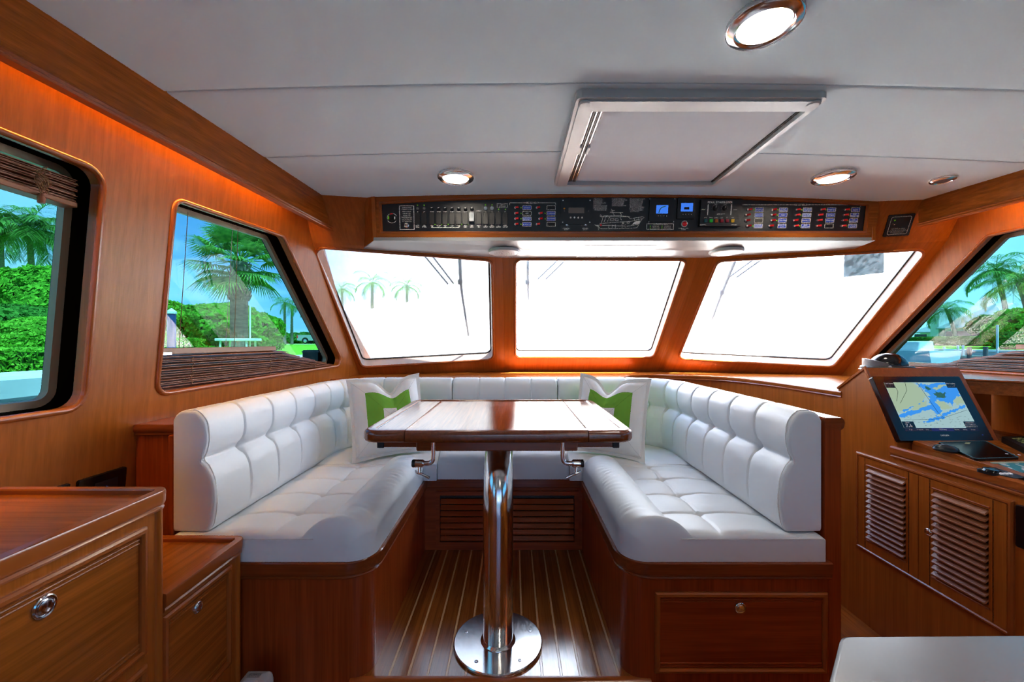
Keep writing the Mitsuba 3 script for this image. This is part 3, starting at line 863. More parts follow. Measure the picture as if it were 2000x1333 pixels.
def locker(name, label, y0, y1, zt, xf, drawers, lr):
    L = thing(name, label, 'locker')
    xw = -1.2
    add(L, 'body', rbox(xw, xf - 0.004, y0, y1 - 0.004, -0.18, zt - 0.014, 0.003), 'wood_upright', False)
    add(L, 'top', rbox(xw, xf - 0.010, y0, y1 - 0.010, zt - 0.020, zt - 0.012, 0.001), 'wood_along' if name == 'low_locker' else 'wood_across', False)
    c = [[xf, y0], [xf, y1 - 0.022]] + [[xf - 0.022 + 0.022 * math.cos(a), y1 - 0.022 + 0.022 * math.sin(a)] for a in np.linspace(0, np.pi / 2, 8)[1:]] + [[xw, y1]]
    prof = [(0.004, zt - 0.046), (0.008, zt - 0.044), (0.009, zt - 0.040), (0.005, zt - 0.036), (0.009, zt - 0.033), (0.011, zt - 0.028), (0.012, zt - 0.006), (0.010, zt - 0.001), (0.005, zt), (-0.008, zt), (-0.011, zt - 0.003), (-0.011, zt - 0.020)]
    path = np.c_[V(c), np.zeros(len(c))]
    add(L, 'fiddle_rail', sweep(path, [(a, b) for a, b in prof][::-1], [0, 0, 1]), 'bead', 30, label='glossy raised edge with a double bead')
    add(L, 'corner_post', tube(V([[xf - 0.010, y1 - 0.012, -0.18], [xf - 0.010, y1 - 0.012, zt - 0.04]]), 0.012, 16), 'wood_upright', 40)
    for ya, yb, za, zb, ly, lz in drawers:
        M = frm([xf - 0.003, (ya + yb) / 2, (za + zb) / 2], [0, 1, 0], [0, 0, 1])
        d = drawer(L, M, yb - ya, zb - za, 'wood_along', 0.013)
        if ly:
            latch(d, [xf - 0.0015, ly, lz], [1, 0, 0], lr)
    return L


tall = locker('tall_locker', 'tall teak locker with a raised edge and a big chrome drawer latch, nearest the viewer', -0.6, 0.957, 0.690, -0.815,
              [(0.52, 0.9065, 0.342, 0.6175, 0.7126, 0.570), (0.52, 0.9065, 0.03, 0.312, None, None), (0.08, 0.49, 0.342, 0.6175, 0.285, 0.57)], 0.0195)
low = locker('low_locker', 'lower teak locker between the tall locker and the white settee', 0.960, 1.243, 0.440, -0.825, [(0.965, 1.1935, 0.096, 0.378, 1.0714, 0.336)], 0.0145)

MO = frm([wallL(1.2, 0.58), 1.2, 0.58], [0.04, 1, 0], [0.075, 0, 1])
o1 = thing('outlet_panel', 'black framed wall panel with a small dark screen, behind the tall locker', 'panel')
add(o1, 'frame', pad(-0.068, 0.068, -0.055, 0.067, 0.0, 0.009, 0.006, 0.003, MO), 'black_gloss', 30)
add(o1, 'screen', pad(-0.026, 0.040, -0.03, 0.045, 0.0085, 0.0105, 0.002, 0.0005, MO), 'black_panel', 30)
ar = unary_union([Polygon([(0, 0), (0.012, 0.010), (0.012, 0.004), (0.020, 0.004), (0.020, -0.003), (0.012, -0.003), (0.012, -0.010)]), affinity.translate(Polygon([(0, 0), (-0.012, 0.010), (-0.012, 0.004), (-0.020, 0.004), (-0.020, -0.003), (-0.012, -0.003), (-0.012, -0.010)]), 0.020, 0.013)])
add(o1, 'arrow_mark', moved(ext(affinity.scale(affinity.translate(ar, -0.004, 0.012), 0.7, 0.7), 0.0006), MO @ trimesh.transformations.translation_matrix([0, 0, 0.0106])), 'blue_ink', False, label='blue arrow mark')
o2 = thing('switch_plate', 'small black plate low on the wall behind the tall locker', 'switch')
add(o2, 'plate', pad(-0.128, -0.088, -0.03, 0.068, 0.0, 0.008, 0.004, 0.002, MO), 'black_gloss', 30)
add(o2, 'rocker', pad(-0.120, -0.096, 0.0, 0.045, 0.007, 0.011, 0.003, 0.002, MO), 'black_panel', 30)
scene['blue_ink'] = plastic((0.03, 0.16, 0.62), 0.3)

dh = thing('dehumidifier', 'small white vented box on the sole against the settee base', 'dehumidifier')
c = P(498, 1313, 1.16)
add(dh, 'case', slab(c[0] - 0.041, c[0] + 0.040, 1.120, 1.190, 0.012, [(0.0, -0.18), (0.0, 0.060), (0.003, 0.074), (0.010, 0.082), (0.024, 0.085)]), 'white_plastic', 40)
for k in range(4):
    add(dh, 'vent_row', cat([rbox(c[0] - 0.032 + 0.0058 * i, c[0] - 0.0288 + 0.0058 * i, 1.1188, 1.122, 0.052 - k * 0.010, 0.057 - k * 0.010, 0.0005) for i in range(11)]), 'grey_plastic', False)
add(dh, 'rating_text', cat([moved(ext(sbox(-0.020, y, 0.016, y + 0.0016), 0.0004), frm([c[0], 1.160, 0.0851], [1, 0, 0], [0, 1, 0])) for y in (-0.006, -0.002, 0.002, 0.006)]), 'grey_plastic', False)

# ------------------------------------------------------------------ dash ledge under the windscreen
dl = thing('dash_ledge', 'teak ledge under the windscreen with a rounded rail that sweeps round to the helm console', 'ledge')
edge = [(-1.16, 2.56), (0.70, 2.56)]
railp = bend([[0.66, 2.60, 0], [0.80, 2.86, 0], [1.00, 2.92, 0], [1.40, 2.70, 0], [1.50, 2.36, 0], [1.515, 1.885, 0]], 0.25, 9)
poly = Polygon([(-1.20, 2.56), (0.64, 2.56)] + [(p[0], p[1]) for p in railp] + [(1.53, 1.915), (1.898, 1.915), (1.898, 2.27), (2.34, 2.27), (2.34, 2.95), (1.17, 3.38), (-0.07, 3.38), (-1.2, 3.0)])
add(dl, 'shelf', ext(poly.buffer(0), 0.02, None, 0.775), 'wood_across', False)
add(dl, 'edge_rail', sweep(railp, [(-0.012, 0.774), (0.008, 0.774), (0.011, 0.778), (0.008, 0.783), (0.011, 0.788), (0.011, 0.799), (0.006, 0.804), (-0.008, 0.805), (-0.012, 0.800)], [0, 0, 1]), 'bead', 35, label='rounded glossy rail')
rp2 = railp - V([0, 0, 0])
add(dl, 'front_panel', sweep(rp2, [(-0.02, -0.18), (-0.004, -0.18), (-0.004, 0.776), (-0.02, 0.776)], [0, 0, 1]), 'wood_upright', 30)
add(dl, 'front_panel', rbox(-1.2, 0.72, 2.60, 2.63, 0.3, 0.776, 0.001), 'wood_upright', False)
add(dl, 'fascia_bead', sweep(V([[-1.17, 2.557, 0], [0.66, 2.557, 0]]), [(-0.01, 0.772), (0.004, 0.772), (0.007, 0.778), (0.007, 0.795), (0.002, 0.800), (-0.01, 0.800)], [0, 0, 1]), 'bead', 35)

# ------------------------------------------------------------------ helm console
XCN = 1.51
hc = thing('helm_console', 'teak helm console with two louvred doors facing the dinette', 'console')
add(hc, 'body', rbox(XCN, 2.36, 0.45, 1.895, -0.18, 0.592, 0.002), 'wood_upright', False)
add(hc, 'desk_top', rbox(XCN + 0.004, 2.36, 0.45, 2.06, 0.590, 0.600, 0.001), 'wood_along', False)
MX = frm([0, 0, 0], [0, 1, 0], [0, 0, 1])               # local x = Y, y = Z, z = X
podp = Polygon([(1.612, 0.59), (1.612, 0.640), (1.757, 0.920), (1.905, 0.815), (1.905, 0.59)])
add(hc, 'screen_pod', ext(podp, 0.40, MX, XCN), 'wood_upright', False)
add(hc, 'edge_bead', sweep(V([[XCN - 0.002, 1.612, 0.640], [XCN - 0.002, 1.757, 0.921], [XCN - 0.002, 1.905, 0.816]]), [(-0.005, -0.004), (0.004, -0.004), (0.005, 0.0), (0.004, 0.004), (-0.005, 0.004)], [-1, 0, 0]), 'bead', 35)
add(hc, 'desk_rail', sweep(V([[XCN, 0.45, 0], [XCN, 1.632, 0]]), [(-0.003, 0.572), (-0.009, 0.574), (-0.010, 0.579), (-0.006, 0.583), (-0.010, 0.587), (-0.012, 0.592), (-0.012, 0.612), (-0.007, 0.618), (0.010, 0.618), (0.016, 0.612), (0.016, 0.598)][::-1], [0, 0, 1]), 'bead', 30, label='glossy rounded desk rail')
# shelf below the window with its fascia, and the recess under it
pl = Polygon([(1.905, 1.765), (2.36, 1.22), (2.37, 2.25), (1.905, 2.25)])
add(hc, 'window_shelf', ext(pl, 0.016, None, 0.856), 'wood_across', False)
fp = V([[1.905, 1.768, 0], [2.36, 1.222, 0]])
add(hc, 'fascia', sweep(fp, [(-0.014, 0.814), (0.0, 0.814), (0.0, 0.866), (-0.014, 0.866)], [0, 0, 1]), 'wood_across', False)
add(hc, 'fascia_bead', sweep(fp, [(-0.006, 0.866), (0.005, 0.866), (0.008, 0.870), (0.005, 0.875), (-0.006, 0.876)], [0, 0, 1]), 'bead', 35)
add(hc, 'recess_back', rbox(1.905, 2.38, 2.04, 2.06, 0.595, 0.857, 0.001), 'wood_upright', False)
add(hc, 'desk_lid', moved(pad(0, 0.62, 0, 0.40, 0, 0.016, 0.004, 0.003), frm([1.555, 1.20, 0.602], [1, 0, 0], [0, 1, 0.075])), 'wood_along', 30, label='sloping chart table lid')
add(hc, 'lid_side', tm([[1.557, 1.205, 0.601], [1.557, 1.60, 0.601], [1.557, 1.60, 0.632], [1.557, 1.205, 0.603]], [[0, 1, 2, 3]]), 'pale_wood', False)
scene['pale_wood'] = plastic((0.62, 0.27, 0.08), 0.12)

# two louvred doors in a raised frame
zt_, zb_ = 0.5476, 0.139
MD0 = frm([XCN, (1.795 + 1.2365) / 2, (zt_ + zb_) / 2], [0, -1, 0], [0, 0, 1])   # local x runs aft, z towards the dinette
ringp = rr_pts(-(1.795 - 1.2365) / 2, (1.795 - 1.2365) / 2, -(zt_ - zb_) / 2, (zt_ - zb_) / 2, 0.001, 2)[::2]
path = np.c_[ringp, np.zeros(4)] @ MD0[:3, :3].T + MD0[:3, 3]
add(hc, 'door_frame', sweep(path, [(0.004, -0.003), (0.004, 0.005), (0, 0.0105), (-0.006, 0.0115), (-0.010, 0.007), (-0.011, -0.003)], MD0[:3, 2], closed=True), 'bead', 25, label='raised frame moulding')
for ya, yb, la, lb in ((1.5215, 1.784, 1.569, 1.738), (1.2475, 1.5185, 1.295, 1.466)):
    zz0, zz1 = zb_ + 0.011, zt_ - 0.011
    lz0, lz1 = 0.197, 0.500
    pol = sbox(ya, zz0, yb, zz1).difference(sbox(la, lz0, lb, lz1))
    d = add(hc, 'door', ext(pol, 0.012, frm([XCN + 0.006, 0, 0], [0, 1, 0], [0, 0, 1]), -0.014), 'wood_upright', False)
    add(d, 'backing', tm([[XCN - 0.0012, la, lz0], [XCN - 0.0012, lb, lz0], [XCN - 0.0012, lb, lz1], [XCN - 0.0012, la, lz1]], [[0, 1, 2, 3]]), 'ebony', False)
    for zr in (lz0 - 0.008, lz1 + 0.008):
        add(d, 'rail_bead', tube(V([[XCN - 0.009, la - 0.004, zr], [XCN - 0.009, lb + 0.004, zr]]), 0.0028, 8), 'bead', 40)
    for yr in (la - 0.012, lb + 0.012):
        add(d, 'stile_line', rbox(XCN - 0.0086, XCN - 0.0078, yr - 0.001, yr + 0.001, zz0, zz1, 0.0002), 'ebony', False)
    n = 14
    for k in range(n):
        z = lz0 + (k + 0.5) * (lz1 - lz0) / n
        m = moved(rbox(-0.0125, 0.0125, la, lb, -0.003, 0.003, 0.0024), trimesh.transformations.rotation_matrix(math.radians(-38), [0, 1, 0]))
        m.apply_translation([XCN - 0.0095, 0, z])
        add(d, 'louvre_slat', m, 'louvre_wood', False)
scene['louvre_wood'] = plastic(proc(wood_fn(1, (0.50, 0.20, 0.07), (0.36, 0.12, 0.035))), 0.14)
c = hit(1813, 1040, frm([XCN - 0.009, 1.5, 0.3], [0, -1, 0], [0, 0, 1]))
latch(hc, [XCN - 0.0085, c[1], c[2]], [-1, 0, 0], 0.0135, 'door_latch', 'round chrome door latch')
sw = thing('rocker_unit', 'black framed unit with grey rockers on the helm console side beyond the louvred doors', 'switch')
MS_ = frm([XCN - 0.001, 1.18, 0.48], [0, -1, 0], [0, 0, 1])
add(sw, 'frame', pad(-0.045, 0.06, -0.060, 0.066, 0, 0.010, 0.006, 0.003, MS_), 'black_gloss', 30)
for k in range(3):
    add(sw, 'rocker', pad(-0.010, 0.045, -0.040 + 0.030 * k, -0.014 + 0.030 * k, 0.009, 0.014, 0.003, 0.002, MS_), 'grey_plastic', 30)

# ------------------------------------------------------------------ chart plotter in the pod


def local(M, pts):
    return V([loc(M, hit(x, y, M)) for x, y in pts])


MPL = frm([XCN, 1.612, 0.640], [1, 0, 0], [0, 0.145, 0.28])
MPL[:3, 3] += MPL[:3, 2] * 0.016
cp = thing('chart_plotter', 'large black marine display showing a coloured sea chart, set in the helm console', 'chart plotter')
q = local(MPL, [(1702, 737), (1871, 735), (1942, 863), (1756, 863)])
bx0, bx1, by0, by1 = (q[0][0] + q[3][0]) / 2, (q[1][0] + q[2][0]) / 2, (q[2][1] + q[3][1]) / 2, (q[0][1] + q[1][1]) / 2
add(cp, 'bezel', pad(bx0, bx1, by0, by1, -0.016, 0.004, 0.008, 0.003, MPL), 'black_gloss', 30)
bw, bh = bx1 - bx0, by1 - by0
sx0, sx1, sy0, sy1 = bx0 + 0.105 * bw, bx1 - 0.105 * bw, by0 + 0.145 * bh, by1 - 0.10 * bh
SW, SH = sx1 - sx0, sy1 - sy0


def on_screen(poly, z):
    """A polygon in screen units (0..1, y up) as a thin sheet on the display."""
    g = affinity.translate(affinity.scale(poly, SW, SH, origin=(0, 0)), sx0, sy0)
    return ext(g, 0.0002, MPL, 0.0042 + z)


scr = sbox(0, 0, 1, 1)
bar = sbox(0, 0, 1, 0.06)
rng = np.random.default_rng(5)


def wob(pts, amp, n, seed):
    r = np.random.default_rng(seed)
    p, _ = resample(V(pts), 1.0 / n)
    e = r.normal(size=p.shape) * amp
    return p + e


def shape(pts, amp=0.012, seed=0, n=45):
    return Polygon(wob(pts + [pts[0]], amp, n, seed)).buffer(0).intersection(scr)


chart = add(cp, 'chart', on_screen(scr.difference(bar), 0), 'black_gloss', False, label='sea chart on the screen', emit=tuple(SCREEN * v for v in (0.34, 0.50, 0.50)))
land = unary_union([shape([(0, 1), (0.42, 1), (0.52, 0.72), (0.40, 0.56), (0.30, 0.50), (0.0, 0.36)], 0.012, 1), shape([(0.20, 0.44), (0.47, 0.62), (0.46, 0.48), (0.25, 0.40)], 0.012, 2),
                    shape([(0.60, 0.62), (0.64, 0.42), (0.80, 0.46), (0.70, 0.60)], 0.01, 3), shape([(0.86, 0.62), (1.0, 0.70), (1.0, 0.58), (0.88, 0.52)], 0.01, 4), shape([(0.62, 0.86), (0.86, 0.98), (0.93, 0.94), (0.70, 0.82)], 0.012, 6)])
blue = unary_union([shape([(0.46, 0.98), (0.62, 0.94), (0.80, 1), (1, 0.96), (1, 0.72), (0.86, 0.64), (0.84, 0.52), (0.62, 0.64), (0.62, 0.40), (0.52, 0.30), (0.50, 0.56), (0.56, 0.72)], 0.016, 7), shape([(0, 0.30), (0.30, 0.46), (0.52, 0.52), (0.52, 0.46), (0.28, 0.36), (0, 0.26)], 0.012, 8),
                    shape([(0.30, 0.18), (0.52, 0.27), (0.62, 0.34), (0.98, 0.52), (1, 0.49), (0.62, 0.28), (0.40, 0.17)], 0.010, 9), shape([(0.08, 0.42), (0.30, 0.58), (0.46, 0.66), (0.44, 0.60), (0.30, 0.52), (0.10, 0.38)], 0.012, 10)]).difference(land.buffer(-0.01))
green = unary_union([shape([(0.66, 0.78), (0.80, 0.80), (0.78, 0.68), (0.64, 0.66)], 0.02, 11), shape([(0.56, 0.90), (0.62, 0.86), (0.58, 0.78)], 0.02, 12)])
add(chart, 'land', on_screen(land.difference(bar), 0.0002), 'black_gloss', False, label='pale green land', emit=tuple(SCREEN * v for v in (0.36, 0.47, 0.31)))
add(chart, 'deep_water', on_screen(blue.difference(bar), 0.0004), 'black_gloss', False, label='blue channels', emit=tuple(SCREEN * v for v in (0.04, 0.27, 0.80)))
add(chart, 'shoal', on_screen(green.difference(bar), 0.0006), 'chart_green', False)
lines = [LineString([(0.47, 1), (0.56, 0.36), (0.60, 0.27)]), LineString([(0.12, 1), (0.14, 0.80), (0.06, 0.60)]), LineString([(0.30, 1), (0.27, 0.82), (0.10, 0.56)]), LineString([(0.05, 0.22), (0.55, 0.24), (0.98, 0.42)])]
lines += [LineString([(x, y), (x + 0.012, y)]) for x, y in zip(rng.uniform(0.1, 0.95, 60), rng.uniform(0.08, 0.30, 60))]
add(chart, 'line_work', on_screen(unary_union([g.buffer(0.0022) for g in lines]).intersection(scr.difference(bar)), 0.0008), 'ebony', False)
add(chart, 'menu_bar', on_screen(bar, 0.0003), 'menu_blue', False)
add(chart, 'menu_bar', on_screen(sbox(0.36, 0, 0.66, 0.06), 0.0005), 'menu_hot', False)
boxes = [(0, 0.88, 0.13, 1), (0.87, 0.88, 1, 1), (0, 0.06, 0.16, 0.19), (0.84, 0.06, 1, 0.19)]
for b in boxes:
    add(chart, 'data_box', on_screen(sbox(*b), 0.0009), 'black_gloss', False)
scene['chart_green'] = plastic((0.12, 0.55, 0.38), 0.2)
scene['menu_blue'] = plastic((0.02, 0.05, 0.16), 0.2)
scene['menu_hot'] = plastic((0.03, 0.07, 0.45), 0.2)


def text_on(M, x, y, s, h, z=0.0, depth=0.0004, bold=False, sx=1.0):
    """Lettering centred at local (x, y) of the plane M."""
    m = meshkit.text_mesh(s, h, depth, bold)
    lo, hi = m.bounds
    m.apply_translation([-(lo[0] + hi[0]) / 2, -(lo[1] + hi[1]) / 2, z])
    m.apply_scale([sx, 1, 1])
    m.apply_translation([x, y, 0])
    return moved(m, M)


def st(x, y, s, h, bold=False):
    return text_on(MPL, sx0 + x * SW, sy0 + y * SH, s, h * SH, 0.0055, 0.0003, bold)


add(cp, 'lettering', cat(st(0.065, 0.965, 'GPS Speed', 0.022), st(0.065, 0.915, '- - - - -', 0.03), st(0.935, 0.965, 'GPS Heading', 0.022), st(0.935, 0.915, '- - - °', 0.03), st(0.07, 0.165, 'Depth', 0.022), st(0.075, 0.11, '7.4', 0.06, True),
                     st(0.92, 0.165, 'GPS Position', 0.02), st(0.92, 0.13, 'N 27°06.722', 0.024), st(0.92, 0.09, 'W080°09.277', 0.024), st(0.075, 0.03, '7.4', 0.03), st(0.20, 0.03, 'Transmit', 0.022), st(0.30, 0.03, 'Info', 0.022), st(0.51, 0.03, 'Heading', 0.026), st(0.70, 0.03, 'Marks', 0.022), st(0.81, 0.03, 'Menu', 0.022), st(0.92, 0.03, 'Home', 0.022),
                     text_on(MPL, bx0 + bw * 0.5, by0 + bh * 0.085, 'GARMIN', 0.0058, 0.0042)), 'ink_white', False, label='white lettering', kind='stuff')
add(cp, 'power_mark', moved(lathe([(0, 0), (0.0025, 0), (0.0025, 0.0004), (0, 0.0004)], 12), MPL @ trimesh.transformations.translation_matrix([bx1 - 0.035, by0 + 0.025, 0.0042])), 'blue_ink', False)

# compass on its teak ring
cc = V([P(1732, 0, 1.862)[0], 1.862, 0.898])
co = thing('compass', 'black domed steering compass on a teak ring, on top of the helm console', 'compass')
TM = trimesh.transformations.translation_matrix
add(co, 'base_ring', lathe([(0.0, -0.045), (0.098, -0.045), (0.100, 0.008), (0.096, 0.012), (0, 0.012)], 48, TM(cc)), 'wood_gloss_across', 30, label='teak mounting ring')
add(co, 'body', lathe([(0.0, 0.012), (0.094, 0.012), (0.095, 0.020), (0.090, 0.026), (0.074, 0.029), (0, 0.029)], 48, TM(cc)), 'black_rubber', 30)
add(co, 'dome', lathe([(0.068 * math.cos(a), 0.027 + 0.056 * math.sin(a)) for a in np.linspace(0, np.pi / 2 - 0.01, 14)] + [(0, 0.083)], 48, TM(cc + V([0.008, 0, 0]))), 'black_gloss', 40, label='glossy dark dome')
hood = [[cc[0] + 0.088 * math.cos(a) * 0.98, cc[1] + 0.085 * math.sin(a), cc[2] + 0.028 + 0.030 * max(0, math.cos(a - 2.6)) ** 0.6] for a in np.linspace(1.2, 4.2, 20)]
low_ = [[p[0], p[1], cc[2] + 0.022] for p in hood]
inn = [[cc[0] + (p[0] - cc[0]) * 0.90, cc[1] + (p[1] - cc[1]) * 0.90, p[2]] for p in hood]
inl = [[p[0], p[1], cc[2] + 0.022] for p in inn]
rings = [[a, b, c_, d] for a, b, c_, d in zip(low_, hood, inn, inl)]
add(co, 'hood', loft(rings), 'white_trim', 40, label='grey hood')
add(co, 'screw', moved(lathe([(0, 0), (0.007, 0), (0.006, 0.004), (0, 0.004)], 16), frm(cc + V([-0.052, -0.072, 0.024]), [0, 0, 1], unit(np.cross([-0.6, -0.8, 0], [0, 0, 1])))), 'steel', 30)
scene['white_trim'] = plastic((0.22, 0.235, 0.26), 0.15)

# things on the chart table
ML_ = frm([1.555, 1.20, 0.6185], [1, 0, 0], [0, 1, 0.075])


def desk(px, py):
    return loc(ML_, hit(px, py, ML_))


mo = thing('computer_mouse', 'dark oval computer mouse on the chart table', 'mouse')
m0, m1 = desk(1829, 877), desk(1866, 886)
mm = lathe([(0.0, 0.0), (0.026, 0.0), (0.029, 0.006), (0.026, 0.014), (0.018, 0.020), (0.008, 0.023), (0, 0.0235)], 32)
mm.apply_scale([1.25, 0.85, 1])
mm = moved(mm, trimesh.transformations.rotation_matrix(-0.5, [0, 0, 1]))
mm.apply_translation([(m0[0] + m1[0]) / 2, (m0[1] + m1[1]) / 2, 0.0])
add(mo, None, moved(mm, ML_), 'mouse_teal', 40)
scene['mouse_teal'] = plastic((0.02, 0.05, 0.07), 0.12)
tq = V([desk(*p) for p in ((1832, 868), (1925, 865), (1990, 898), (1905, 901))])
tbt = thing('tablet', 'flat black glass tablet lying on the chart table below the display', 'tablet')
tp = rounded(Polygon(tq), 0.008)
add(tbt, 'body', ext(tp, 0.007, ML_), 'black_gloss', False)
add(tbt, 'glass_edge', ext(tp.difference(tp.buffer(-0.004)), 0.0012, ML_, 0.007), 'edge_teal', False)
cq = V([desk(*p) for p in ((1886, 868.5), (1896, 868.5), (1893, 871.5), (1883, 871))])
add(tbt, 'sticker', ext(Polygon(cq).buffer(0), 0.0006, ML_, 0.0071), 'sticker', False, label='small pale sticker')
add(tbt, 'key_marks', cat([ext(Point(*desk(x, y)).buffer(0.004), 0.0006, ML_, 0.0071) for x, y in ((1966, 891), (1978, 892), (1990, 893))]), 'ink_white', False)
scene['edge_teal'] = plastic((0.10, 0.26, 0.30), 0.15)
scene['sticker'] = plastic((0.55, 0.6, 0.42), 0.4)
kp = thing('handheld_receiver', 'black handheld unit with a speckled green screen beyond the tablet', 'receiver')
kq = V([desk(*p) for p in ((1955, 864), (2060, 862), (2120, 885), (2006, 890))])
add(kp, 'body', ext(rounded(Polygon(kq), 0.006), 0.022, ML_), 'black_rubber', False)
kin = rounded(Polygon(kq), 0.006).buffer(-0.022)
add(kp, 'screen', ext(kin, 0.001, ML_, 0.022), 'lcd_green', False)
scene['lcd_green'] = plastic(proc(lambda p, n, uv: mix((0.03, 0.09, 0.07), (0.55, 0.62, 0.30), smoothstep(0.45, 0.6, noise(p[0] * 180, p[1] * 180, 2.0)))), 0.2)
rc = thing('remote_control', 'black remote control with three white buttons lying by the desk rail', 'remote control')
rq = V([desk(*p) for p in ((1905, 914), (1985, 911), (2035, 928), (1985, 934))])
add(rc, 'body', ext(rounded(Polygon(rq), 0.006), 0.010, ML_, -0.012), 'black_rubber', False)
for x in (1957, 1965, 1973):
    a = desk(x, 926)
    add(rc, 'button', moved(lathe([(0, 0), (0.0062, 0), (0.0055, 0.005), (0, 0.006)], 14), ML_ @ TM([a[0], a[1], -0.003])), 'ink_white', 30)
add(rc, 'thumb_pad', moved(lathe([(0, 0), (0.022, 0), (0.019, 0.007), (0.010, 0.009), (0, 0.006)], 24), ML_ @ TM([*desk(1937, 919), -0.003])), 'black_gloss', 30)
pb = thing('chart_booklet', 'bright teal and white printed card beside the remote control', 'booklet')
pq = V([desk(*p) for p in ((1950, 907), (2020, 905), (2090, 920), (1997, 924))])
add(pb, 'cover', ext(Polygon(pq), 0.003, ML_, -0.001), 'card_print', False)
add(pb, 'yellow_edge', ext(Polygon(V([desk(*p) for p in ((1934, 904), (2010, 902.5), (2014, 905), (1940, 906.8))])), 0.003, ML_, -0.001), 'sticker', False)
scene['card_print'] = plastic(proc(lambda p, n, uv: mix((0.10, 0.42, 0.45), (0.75, 0.8, 0.78), smoothstep(0.5, 0.56, noise(p[0] * 70, p[1] * 45, 1.0)))), 0.2)

# ------------------------------------------------------------------ white counter nearest the viewer
gc = thing('galley_counter', 'glossy white countertop with a rounded corner in front of the louvred doors', 'counter')
cp_ = rounded(Polygon([(0.600, 0.752), (1.35, 0.759), (1.35, 0.22), (0.29, 0.22), (0.29, 0.436)]), 0.030)
rings = []
base = V(cp_.exterior.coords)[:-1]
if not cp_.exterior.is_ccw:
    base = base[::-1]
bn = []
for i in range(len(base)):
    a, b = unit(base[i] - base[i - 1]), unit(base[(i + 1) % len(base)] - base[i])
    t = unit(a + b)
    bn.append([-t[1], t[0]])
bn = V(bn)
for ins, z in ((0.006, 0.462), (0.0, 0.468), (0.0, 0.485), (0.002, 0.490), (0.007, 0.493)):
    rings.append(np.c_[base + bn * ins, np.full(len(base), z)])
mtop = loft(rings, True, False)
tt = trimesh.creation.triangulate_polygon(Polygon(rings[-1][:, :2]), engine='earcut')
add(gc, 'countertop', cat(mtop, tm(np.c_[tt[0], np.full(len(tt[0]), 0.493)], tt[1])), 'countertop', 40)
add(gc, 'cabinet', ext(cp_.buffer(-0.03), 0.645, None, -0.18), 'wood_upright', False)

# ------------------------------------------------------------------ overhead console with the electrical panels
MC = frm([0, 2.212, 1.5775], [1, 0, 0], [0, -0.038, 0.24])
oc = thing('overhead_console', 'teak framed box under the ceiling that holds the electrical panels, white gloss underside', 'console')
outer = local(MC, [(724.5, 371), (728.6, 471.2), (1708.4, 471.0), (1720.5, 371)])
inner = local(MC, [(745, 453), (1200, 453), (1450, 452.6), (1690.5, 452), (1696.5, 400.5), (1600, 394.5), (1450, 388), (1330, 384.5), (1230, 383.5), (1100, 384), (980, 387), (850, 391.5), (743, 397.5)])
pin = Polygon(inner)
add(oc, 'frame', ext(Polygon(outer).difference(pin), 0.03, MC, -0.03), 'wood_across', False)
add(oc, 'inner_bead', sweep(world(MC, ring_of(pin), -0.001), [(-0.004, -0.010), (0.004, -0.010), (0.008, 0.0015), (0.0, 0.002)], MC[:3, 2], closed=True), 'bead', 20)
zf = lambda x: 1.557
tops = [(-0.752, 2.205, 1.5775), (1.947, 2.205, 1.5775), (1.93, Yf(1.93, 1.557) + 0.02, 1.557), (1.17, Yf(1.17, 1.557) + 0.02, 1.557), (-0.07, Yf(-0.07, 1.557) + 0.02, 1.557), (-0.865, Yf(-0.865, 1.557) + 0.02, 1.557)]
tops = V(tops)
sof = loft([tops - V([0, 0, 0.0]), tops + V([0, 0, 0.018])])
add(oc, 'soffit', sof, 'gelcoat', False, label='glossy white underside')
ck = V([P(724.5, 373, 2.165), P(728.6, 471.2, 2.212), hit(705.5, 483, MF1) + V([0, 0.02, 0]), hit(704.5, 372, MU1) + V([0, 0.02, 0])])
add(oc, 'end_cheek', loft([ck, ck + V([0.02, 0, 0])][::-1]), 'wood_upright', False)
add(oc, 'end_cheek', rbox(1.928, 1.946, 2.20, Yf(1.93, 1.575), 1.578, 1.80, 0.001), 'wood_upright', False)
MS2 = frm([0.55, 2.205, 1.5775], [1, 0, 0], [0, 0.349, -0.0205])
hp = Polygon(local(MS2, [(1142, 479), (1283, 479), (1243, 501.5), (1125, 501.5)]))
add(oc, 'hatch_frame', ext(hp.difference(hp.buffer(-0.006)), 0.003, MS2, -0.003), 'ebony', False, label='dark outline of the access hatch')
add(oc, 'hatch_panel', ext(hp.buffer(-0.007), 0.002, MS2, -0.002), 'gelcoat', False)
for pts in ([(755, 483.6), (768, 478), (845, 478), (862.6, 494.8)], [(1525.5, 495.6), (1580.5, 478), (1655.6, 478), (1654, 485.7)]):
    add(oc, 'access_line', ext(LineString(local(MS2, pts)).buffer(0.0012), 0.0006, MS2, -0.0007), 'grey_plastic', False)
for px, nm in ((985, 'nearer the side windows'), (1418, 'nearer the helm')):
    s = thing('speaker', f'round white speaker under the overhead console, the one {nm}', 'speaker', 'round white speakers')
    c = hit(px, 489, MS2)
    add(s, 'rim', lathe([(0.0, -0.020), (0.070, -0.019), (0.078, -0.017), (0.082, -0.019), (0.090, -0.016), (0.094, -0.006), (0.094, 0.0), (0, 0.0)], 48, TM(c + V([0, 0.0, -0.001]))), 'white_plastic', 30)
    dots = [moved(lathe([(0, 0), (0.0016, 0), (0.0016, 0.0006), (0, 0.0006)], 6), TM(c + V([r * math.cos(a), r * math.sin(a), -0.0212]))) for r, k in ((0.016, 8), (0.030, 14), (0.044, 20), (0.058, 26)) for a in np.linspace(0, 2 * np.pi, k, endpoint=False)]
    g = add(s, 'grille_holes', cat(dots), 'grey_plastic', False, kind='stuff')

